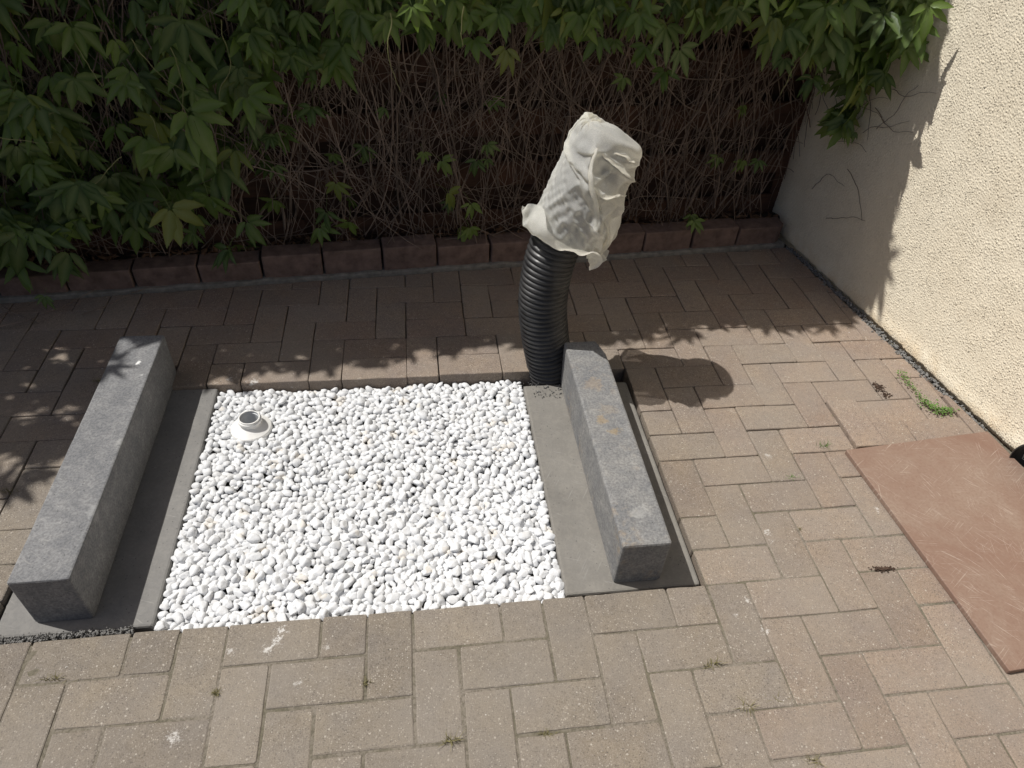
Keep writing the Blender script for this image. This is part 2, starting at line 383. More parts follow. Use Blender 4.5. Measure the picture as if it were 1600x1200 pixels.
# ------------------------------------------------------------------ layout lines (metres, ground z=0, grid of 102 mm)
G = 0.102
CB0, CB1 = np.array([-0.124, 1.434]), np.array([2.435, 1.672])             # foot of the brick edging
CBD = (CB1 - CB0) / np.linalg.norm(CB1 - CB0); CBN = np.array([-CBD[1], CBD[0]])   # CBN points to the fence
W0, W1 = np.array([2.448, 1.640]), np.array([2.612, 0.57])                  # foot of the house wall
WD = (W1 - W0) / np.linalg.norm(W1 - W0); WN = np.array([WD[1], -WD[0]])     # WN points into the yard (-x)
if WN[0] > 0: WN = -WN
def curb_pt(x, off=0.0): 
    s = (x - CB0[0]) / CBD[0]; p = CB0 + CBD * s + CBN * off; return p
def wall_pt(y, off=0.0):
    s = (y - W0[1]) / WD[1]; return W0 + WD * s + WN * off

# ------------------------------------------------------------------ ground and pavement
gm = mesh('ground', [(-40, -40, -.13), (40, -40, -.13), (40, 40, -.13), (-40, 40, -.13)], [(0, 1, 2, 3)])
tag(link('ground', gm, M['soil']), kind='structure')

PIT = (-1 * G, 15 * G, 1 * G, 9 * G)                                   # x0,x1,y0,y1 of the excavation
# joint sand: a gridded sheet with a hole for the pit; fuller joints towards the front
def sand_z(x, y):
    return min(-0.0005, 0.0006 + 0.0020 * mn.noise(Vector((x * 5, y * 5, 8)))) - 0.0012 - 0.011 * min(1, max(0, (y - 0.25) / 0.7)) + 0.0008 * mn.noise(Vector((x * 9, y * 9, 3))) + 0.0010 * mn.noise(Vector((x * 40, y * 40, 1)))
V, F = [], []; xs = np.arange(-3.0, 2.75, 0.03); ys = np.arange(-3.0, 1.56, 0.03)
idx = {}
for i, x in enumerate(xs):
    for j, y in enumerate(ys):
        yy = min(y, curb_pt(x, 0.02)[1]); xx = min(x, wall_pt(y, -0.02)[0])
        idx[i, j] = len(V); V.append((xx, yy, sand_z(xx, yy)))
def in_hole(x, y):
    return (PIT[0] - .02 < x < PIT[1] + .01 and PIT[2] - .02 < y < PIT[3] + .02) or (-G - .02 < x < G + .02 and 9 * G - .05 < y < 10 * G + .02) or (11.6 * G < x < 13.2 * G and 8.9 * G < y < 10.1 * G)
for i in range(len(xs) - 1):
    for j in range(len(ys) - 1):
        cx, cy = xs[i] + .015, ys[j] + .015
        if in_hole(cx, cy): continue
        F.append((idx[i, j], idx[i + 1, j], idx[i + 1, j + 1], idx[i, j + 1]))
pavement = tag(link('pavement', mesh('pavement', V, F, True), M['sand']), kind='structure')

# herringbone of 200 x 100 blocks; some rows at the back of the pit were relaid differently
occ = {}; blocks = []
def lay(cells):
    for c in cells: occ[c] = True
    blocks.append(list(cells))
for cells in ([(6, 9), (7, 9)], [(8, 10), (8, 9)], [(9, 9), (10, 9)], [(9, 10), (10, 10)], [(8, 11), (9, 11)], [(10, 11), (11, 11)], [(11, 10), (11, 9)]): lay(cells)
def is_pit(c): return -1 <= c[0] < 15 and 1 <= c[1] < 9 or c in ((-1, 9), (0, 9), (12, 9))
for y in range(17, -25, -1):
    for x in range(-24, 27):
        k = (x + y) % 4
        if k == 0: cells = [(x, y), (x + 1, y)]
        elif k == 3: cells = [(x, y), (x, y - 1)]
        else: continue
        cells = [c for c in cells if not is_pit(c) and c not in occ]
        if cells: lay(cells)

PCOL = [(0.232, 0.206, 0.178), (0.222, 0.197, 0.171), (0.242, 0.214, 0.185), (0.216, 0.191, 0.167)]
PRED = [(0.294, 0.234, 0.196), (0.280, 0.220, 0.184), (0.304, 0.245, 0.207), (0.266, 0.204, 0.171)]
plist = []
for cells in blocks:
    x0 = min(c[0] for c in cells) * G; x1 = (max(c[0] for c in cells) + 1) * G
    y0 = min(c[1] for c in cells) * G; y1 = (max(c[1] for c in cells) + 1) * G
    jr = lambda s: random.uniform(-s, s)
    g = 0.0021 if (y1 < 0.12 and x1 < 1.35) else 0.0011
    poly = [(x0 + g + jr(.0012), y0 + g + jr(.0012)), (x1 - g + jr(.0012), y0 + g + jr(.0012)), (x1 - g + jr(.0012), y1 - g + jr(.0012)), (x0 + g + jr(.0012), y1 - g + jr(.0012))]
    # trim at the edging and at the wall
    poly = clip_poly(poly, CBN, float(CBN @ CB0) - 0.012)
    if len(poly) >= 3: poly = clip_poly(poly, -WN, float(-WN @ W0) - 0.022)
    if len(poly) < 3 or area2(poly) < 0.0006: continue
    cx = sum(p[0] for p in poly) / len(poly); cy = sum(p[1] for p in poly) / len(poly)
    if cx < -2.2 or cy < -2.2: continue
    # inside the photographed area?
    v = np.array([cx, cy, 0]) - CAM; dz = v @ FWD; uu = 800 + FPX * (v @ RGT) / dz if dz > .1 else -9999; vv = 600 + FPX * (v @ DWN) / dz if dz > .1 else -9999
    vis = dz > .1 and -110 < uu < 1720 and -100 < vv < 1330
    plist.append((vis, cx, cy, poly, cells))
far = []
npav = 0
for vis, cx, cy, poly, cells in plist:
    # blocks at the back and by the wall are redder, those in front greyer
    w = min(1, max(0, 0.15 + 0.75 * max((cy - 0.55) / 0.7, (cx - 1.35) / 0.9) + random.uniform(-.18, .18)))
    if cy < 0.1 and cx < 1.6: w *= 0.35
    a = random.choice(PCOL); b = random.choice(PRED); s = random.uniform(0.95, 1.06)
    col = tuple((a[i] * (1 - w) + b[i] * w) * s for i in range(3))
    zt = random.uniform(-.0009, .0012) + (0.002 * random.random() if cy > .6 else 0)
    if cx > 2.05 and 0.50 < cy < 0.62: zt += 0.010
    if cx > 2.05 and cy < 0.50 and cy > -0.2: zt -= 0.0
    cells_k = set(cells)
    if cells_k & {(9, 9), (11, 9)}: zt += 0.004
    if not vis:
        far.append((poly, zt, col)); continue
    me = slab_mesh('paver', [(px - cx, py - cy) for px, py in poly], -0.082, 0.0, random.uniform(.0022, .0042), random.uniform(.002, .005), True)
    o = link('paver', me, M['paver'], pavement, (cx, cy, zt)); o.color = (*col, 1); npav += 1
    o.rotation_euler = (random.gauss(0, .004), random.gauss(0, .004), random.gauss(0, .004))
V, F = [], []
for poly, zt, col in far:
    me = slab_mesh('tmp', poly, -0.05, zt); b0 = len(V)
    V += [tuple(v.co) for v in me.vertices]; F += [tuple(i + b0 for i in p.vertices) for p in me.polygons]; bpy.data.meshes.remove(me)
if V:
    o = tag(link('paver_field', mesh('paver_field', V, F), M['paver_far'], pavement), kind='stuff'); o.color = (0.228, 0.183, 0.138, 1)

# ------------------------------------------------------------------ excavation, slabs, concrete blocks
V, F = [], []; n = 60
for i in range(n + 1):
    for j in range(n + 1):
        x = -0.16 + 1.75 * i / n; y = 0.06 + 1.02 * j / n
        V.append((x, y, -0.072 + 0.006 * mn.noise(Vector((x * 22, y * 22, 0))) + 0.012 * max(0, mn.noise(Vector((x * 6, y * 6, 7))))))
for i in range(n):
    for j in range(n): a = i * (n + 1) + j; F.append((a, a + n + 1, a + n + 2, a + 1))
tag(link('pit_floor', mesh('pit_floor', V, F, True), M['grit']), kind='structure')

def bevel_box(name, x0, x1, y0, y1, z0, z1, ch, wob=0.0, chip=None, seg=24):
    """long prism along y: chamfered cross-section, chamfered ends, slightly uneven surface"""
    def ring(y, ins):
        a, b, c, d = x0 + ins, x1 - ins, z0 + ins * .3, z1 - ins
        k = ch
        pts = [(a + k, c), (b - k, c), (b, c + k), (b, d - k), (b - k * .3, d - k * .3), (b - k, d), ]
        for q in range(1, 6): pts.append((b - k + (a + k - b + k) * q / 6, d))
        pts += [(a + k, d), (a + k * .3, d - k * .3), (a, d - k), (a, c + k)]
        return [(px, y, pz) for px, pz in pts]
    rings = [ring(y0, ch)] + [ring(y0 + ch * .3, ch * .3)] + [ring(y0 + ch + (y1 - y0 - 2 * ch) * i / seg, 0) for i in range(seg + 1)] + [ring(y1 - ch * .3, ch * .3), ring(y1, ch)]
    V = [p for r_ in rings for p in r_]; k = len(rings[0]); F = []
    V = [(x + wob * mn.noise(Vector((x * 30, y * 30, z * 30))), y + wob * mn.noise(Vector((x * 30, y * 30 + 9, z * 30))), z + wob * mn.noise(Vector((x * 30 + 5, y * 30, z * 30)))) for x, y, z in V]
    if chip: V = [chip(v) for v in V]
    for i in range(len(rings) - 1):
        for j in range(k): F.append((i * k + j, (i + 1) * k + j, (i + 1) * k + (j + 1) % k, i * k + (j + 1) % k))
    F.append(tuple(range(k))); F.append(tuple(range((len(rings) - 1) * k + k - 1, (len(rings) - 1) * k - 1, -1)))
    return mesh(name, V, F)
SZ = -0.014
tag(link('concrete_slab', bevel_box('concrete_slab', -0.100, 0.238, 0.122, 0.922, -0.062, SZ, 0.006, 0.0006), M['slab_l']),
    'flat grey concrete slab under the left long block, mostly in its shadow', 'concrete slab', 'foundation slabs')
tag(link('concrete_slab', bevel_box('concrete_slab', 1.183, 1.523, 0.110, 0.866, -0.062, SZ + .006, 0.006, 0.0006), M['slab']),
    'flat grey concrete slab under the block beside the corrugated hose', 'concrete slab', 'foundation slabs')
tag(link('concrete_block', bevel_box('concrete_block', -0.018, 0.106, 0.152, 0.990, SZ, 0.146, 0.0045, 0.0007), M['block_l']),
    'long dark grey concrete block on the left slab with a white fleck on top', 'concrete block', 'long concrete blocks')
def chip(v):
    x, y, z = v
    if y > 0.82 and x > 1.40: x = min(x, 1.424 - (y - 0.82) * 0.33)
    return (x, y, z)
tag(link('concrete_block', bevel_box('concrete_block', 1.304, 1.424, 0.131, 0.892, SZ + .006, 0.146, 0.006, 0.0007, chip), M['block_r']),
    'long grey concrete block with rusty stains in front of the corrugated hose', 'concrete block', 'long concrete blocks')
# ------------------------------------------------------------------ white pebbles: settled as a pile of flattened balls
def ico(sub):
    bmn = bpy.data.meshes.new('i'); import bmesh
    b = bmesh.new(); bmesh.ops.create_icosphere(b, subdivisions=sub, radius=1.0); b.to_mesh(bmn); b.free()
    V = np.array([v.co[:] for v in bmn.vertices]); F = np.array([p.vertices[:] for p in bmn.polygons]); bpy.data.meshes.remove(bmn); return V, F
IV, IF = ico(3); JV, JF = ico(2)
variants = []; coarse = []
def stone(V, k):
    V = V.copy(); r2 = np.random.default_rng(100 + k)
    d = np.ones(len(V))
    for _ in range(13):                                            # flattened facets of a tumbled stone
        nn = r2.normal(size=3); nn /= np.linalg.norm(nn); h = r2.uniform(0.52, 0.80)
        pr = V @ nn; lim = h / np.maximum(pr, 1e-6); d = np.where((pr > 0) & (lim < d), lim, d)
    V = V * d[:, None]
    off = r2.uniform(0, 50, 3)
    return V * np.array([1 + 0.10 * mn.noise(Vector(v * 1.4 + off)) for v in V])[:, None]
for k in range(16): variants.append(stone(IV, k)); coarse.append(stone(JV, k))
vmesh = [mesh_np('pebble', v, IF, True) for v in variants]
for me in vmesh: me.materials.append(M['pebble'])
gx0, gx1, gy0, gy1 = 0.242, 1.181, 0.104, 0.913
DR = at(393, 669, z=-0.016); DRX, DRY = DR[0], DR[1]
def settle(n, seed, steps=170):
    """positions and radii of n balls that fall into the pit (heights are squashed afterwards)"""
    r4 = np.random.default_rng(seed)
    rad = np.where(r4.random(n) < .22, r4.uniform(.0046, .0064, n), r4.triangular(.0060, .0076, .0122, n))
    p = np.stack([r4.uniform(gx0, gx1, n), r4.uniform(gy0, gy1, n), .01 + .11 * np.arange(n) / n], 1)
    for it in range(steps):
        p[:, 2] -= .0016 if it < steps - 30 else .0003
        if it % 4 == 0:
            c = np.floor((p - [gx0 - .1, gy0 - .1, -.1]) / .0246).astype(np.int64); key = (c[:, 0] * 4096 + c[:, 1]) * 512 + c[:, 2]
            od = np.argsort(key, kind='stable'); ks = key[od]; A, B = [], []
            for dx in (-1, 0, 1):
                for dy in (-1, 0, 1):
                    for dz in (-1, 0, 1):
                        k2 = ((c[:, 0] + dx) * 4096 + c[:, 1] + dy) * 512 + c[:, 2] + dz
                        lo = np.searchsorted(ks, k2, 'left'); hi = np.searchsorted(ks, k2, 'right'); m_ = hi - lo
                        if not m_.any(): continue
                        a = np.repeat(np.arange(n), m_); st = np.repeat(lo, m_); off = np.arange(len(a)) - np.repeat(np.cumsum(m_) - m_, m_)
                        b = od[st + off]; ok = a < b; A.append(a[ok]); B.append(b[ok])
            A = np.concatenate(A); B = np.concatenate(B)
        for sub in range(2):
            d = p[B] - p[A]; L = np.sqrt((d * d).sum(1)) + 1e-9; o = rad[A] + rad[B] - L; h = o > 0
            w = (d[h] / L[h, None]) * (o[h, None] * .36); q = np.zeros_like(p)
            for k in range(3): q[:, k] = np.bincount(B[h], w[:, k], n) - np.bincount(A[h], w[:, k], n)
            p += np.clip(q, -.006, .006)
            p[:, 0] = np.clip(p[:, 0], gx0 + rad * .75, gx1 - rad * .75); p[:, 1] = np.clip(p[:, 1], gy0 + rad * .75, gy1 - rad * .75); p[:, 2] = np.maximum(p[:, 2], rad * .8)
            dx, dy = p[:, 0] - DRX, p[:, 1] - DRY; dd = np.hypot(dx, dy) + 1e-9; m_ = dd < .046 + rad * .7
            p[m_, 0] = DRX + (dx / dd * (.046 + rad * .7))[m_]; p[m_, 1] = DRY + (dy / dd * (.046 + rad * .7))[m_]
    return p, rad
PP, PR = settle(8600, 11)
SQ = 0.66; top = np.percentile(PP[:, 2] + PR, 88)
peb = []
for i in range(len(PP)):
    x, y, z = PP[i]; e = random.uniform(1.02, 1.42); r_ = PR[i] * 1.56
    L, Wd, T = r_ * e, r_ * random.uniform(.80, .95), r_ * random.uniform(.58, .84)
    nrm = Vector((random.gauss(0, .34), random.gauss(0, .34), 1)).normalized(); q = nrm.to_track_quat('Z', 'Y') @ Quaternion((0, 0, 1), random.uniform(0, math.pi))
    peb.append((x, y, (z - top) * SQ - 0.0145 - 0.045 * max(0, y - .6), q, (L, Wd, T), random.randrange(16)))
# what lies under the others is left out
res = .003; NX, NY = int((gx1 - gx0) / res) + 1, int((gy1 - gy0) / res) + 1; Hm = np.full((NX, NY), -1.0); Id = np.full((NX, NY), -1)
for n_, (x, y, z, q, sc, vi) in enumerate(peb):
    rr = (sc[0] + sc[1]) / 2 * .8; k = int(rr / res) + 1; i0, j0 = int((x - gx0) / res), int((y - gy0) / res)
    ii, jj = np.mgrid[max(0, i0 - k):min(NX, i0 + k + 1), max(0, j0 - k):min(NY, j0 + k + 1)]
    e = 1 - ((ii * res + gx0 - x) ** 2 + (jj * res + gy0 - y) ** 2) / rr ** 2; t_ = np.where(e > 0, z + sc[2] * .8 * np.sqrt(np.maximum(e, 0)), -2); h = t_ > Hm[ii, jj]
    Hm[ii, jj] = np.where(h, t_, Hm[ii, jj]); Id[ii, jj] = np.where(h, n_, Id[ii, jj])
seen, cnt = np.unique(Id[Id >= 0], return_counts=True)
peb = [peb[i] for i, c in zip(seen, cnt) if c >= 2]
peb.sort(key=lambda b_: b_[1] - 3 * b_[2] - 6 * b_[4][0])
gravel = tag(link('gravel_bed', None, loc=(0.71, 0.5, -0.06)), 'bed of white rounded pebbles filling the pit between the two slabs', 'gravel bed')
inv = Vector((0.71, 0.5, -0.06))
# the 300 nearest upper pebbles one by one, the rest joined
single = set(range(300)); SV, SF = [], []; nb = 0
for k, (x, y, z, q, sc, vi) in enumerate(peb):
    if k in single:
        o = link('pebble', vmesh[vi], None, gravel, Vector((x, y, z)) - inv); o.rotation_mode = 'QUATERNION'; o.rotation_quaternion = q; o.scale = sc
    else:
        fine_ = y < .45; Rm = np.array(q.to_matrix()); vv = ((variants if fine_ else coarse)[vi] * np.array(sc)) @ Rm.T + np.array([x, y, z]) - np.array(inv)
        SV.append(vv); SF.append((IF if fine_ else JF) + nb); nb += len(vv)
tag(link('pebble_fill', mesh_np('pebble_fill', np.concatenate(SV), np.concatenate(SF), True), M['pebble'], gravel), kind='stuff')
print('pebbles', len(peb), 'pavers', npav)

# ------------------------------------------------------------------ drain adapter standing in the pebbles
def lathe(name, prof, seg=56, smooth=True, cap=False):
    V, F = [], []
    for r_, z in prof:
        for i in range(seg): a = 2 * math.pi * i / seg; V.append((r_ * math.cos(a), r_ * math.sin(a), z))
    for k in range(len(prof) - 1):
        for i in range(seg): j = (i + 1) % seg; F.append((k * seg + i, k * seg + j, (k + 1) * seg + j, (k + 1) * seg + i))
    if cap: F.append(tuple(range((len(prof) - 1) * seg, len(prof) * seg)))
    me = mesh(name, V, F, smooth)
    try: me.set_sharp_from_angle(angle=R(40))
    except Exception: pass
    return me
drain = tag(link('drain_adapter', None, loc=(DRX, DRY, -0.014)), 'white plastic drain adapter with round neck poking out of the pebbles', 'drain pipe')
link('flange', lathe('flange', [(0.057, -0.02), (0.058, 0.000), (0.0575, 0.002), (0.056, 0.003), (0.0555, 0.0045), (0.054, 0.0052), (0.033, 0.0175), (0.0305, 0.0195), (0.0298, 0.021)]), M['pvc'], drain)
link('neck', lathe('neck', [(0.0298, 0.019), (0.0300, 0.026), (0.0325, 0.0275), (0.0332, 0.029), (0.0332, 0.0345), (0.0320, 0.0362), (0.0300, 0.0365), (0.0300, 0.041), (0.0292, 0.0418), (0.0270, 0.0418), (0.0264, 0.041)]), M['pvc'], drain)
link('inner_wall', lathe('inner_wall', [(0.0264, 0.0411), (0.0262, 0.034), (0.0250, 0.0335), (0.0250, -0.03)], cap=True), M['pvc_in'], drain)
for o in drain.children: o.rotation_euler = (R(-2), R(1.5), 0)

# ------------------------------------------------------------------ corrugated hose with a fleece bag
AX = [(1.292, 0.937, -0.075), (1.278, 0.938, 0.02), (1.254, 0.945, 0.13), (1.238, 0.955, 0.25), (1.244, 0.965, 0.37), (1.270, 0.976, 0.475), (1.310, 0.988, 0.585), (1.350, 0.998, 0.680), (1.380, 1.006, 0.750)]
def catmull(P, n):
    P = [np.array(p) for p in P]; Q = [2 * P[0] - P[1]] + P + [2 * P[-1] - P[-2]]; res = []
    for i in range(1, len(Q) - 2):
        for k in range(n):
            t = k / n; a, b, c, d = Q[i - 1], Q[i], Q[i + 1], Q[i + 2]
            res.append(0.5 * ((2 * b) + (c - a) * t + (2 * a - 5 * b + 4 * c - d) * t * t + (3 * b - a - 3 * c + d) * t ** 3))
    res.append(P[-1]); return np.array(res)
dense = catmull(AX, 60); sl_ = np.concatenate([[0], np.cumsum(np.linalg.norm(np.diff(dense, axis=0), axis=1))])
def axis(s):
    p = np.array([np.interp(s, sl_, dense[:, k]) for k in range(3)]); e = 0.012
    q = np.array([np.interp(min(s + e, sl_[-1]), sl_, dense[:, k]) for k in range(3)]) - np.array([np.interp(max(s - e, 0), sl_, dense[:, k]) for k in range(3)])
    T_ = q / np.linalg.norm(q); c_ = np.array([0.10, -1.0, 0.0]); c_ -= T_ * (c_ @ T_); c_ /= np.linalg.norm(c_); r_ = np.cross(T_, -c_); 
    if r_[0] < 0: r_ = -r_
    return p, T_, r_, c_
SL = sl_[-1]; pitch = 0.0158; per = 8; seg = 56
V, F = [], []; ns = int(SL / pitch * per)
for i in range(ns + 1):
    s = SL * i / ns; p, T_, er, ec = axis(s); ph = (s / pitch) % 1.0
    w = abs(math.sin(math.pi * ph)); rad = 0.0665 + 0.0090 * w ** 0.55
    for k in range(seg): a = 2 * math.pi * k / seg; V.append(p + rad * (math.sin(a) * er + math.cos(a) * ec))
for i in range(ns):
    for k in range(seg): j = (k + 1) % seg; F.append((i * seg + k, i * seg + j, (i + 1) * seg + j, (i + 1) * seg + k))
F.append(tuple(range(ns * seg, ns * seg + seg)))
base = Vector((1.26, 0.94, -0.07))
hose = tag(link('corrugated_hose', mesh('corrugated_hose', [np.array(v) - np.array(base) for v in V], F, True), M['hose'], None, base),
           'thick black corrugated hose rising out of the paving behind the right block', 'hose')

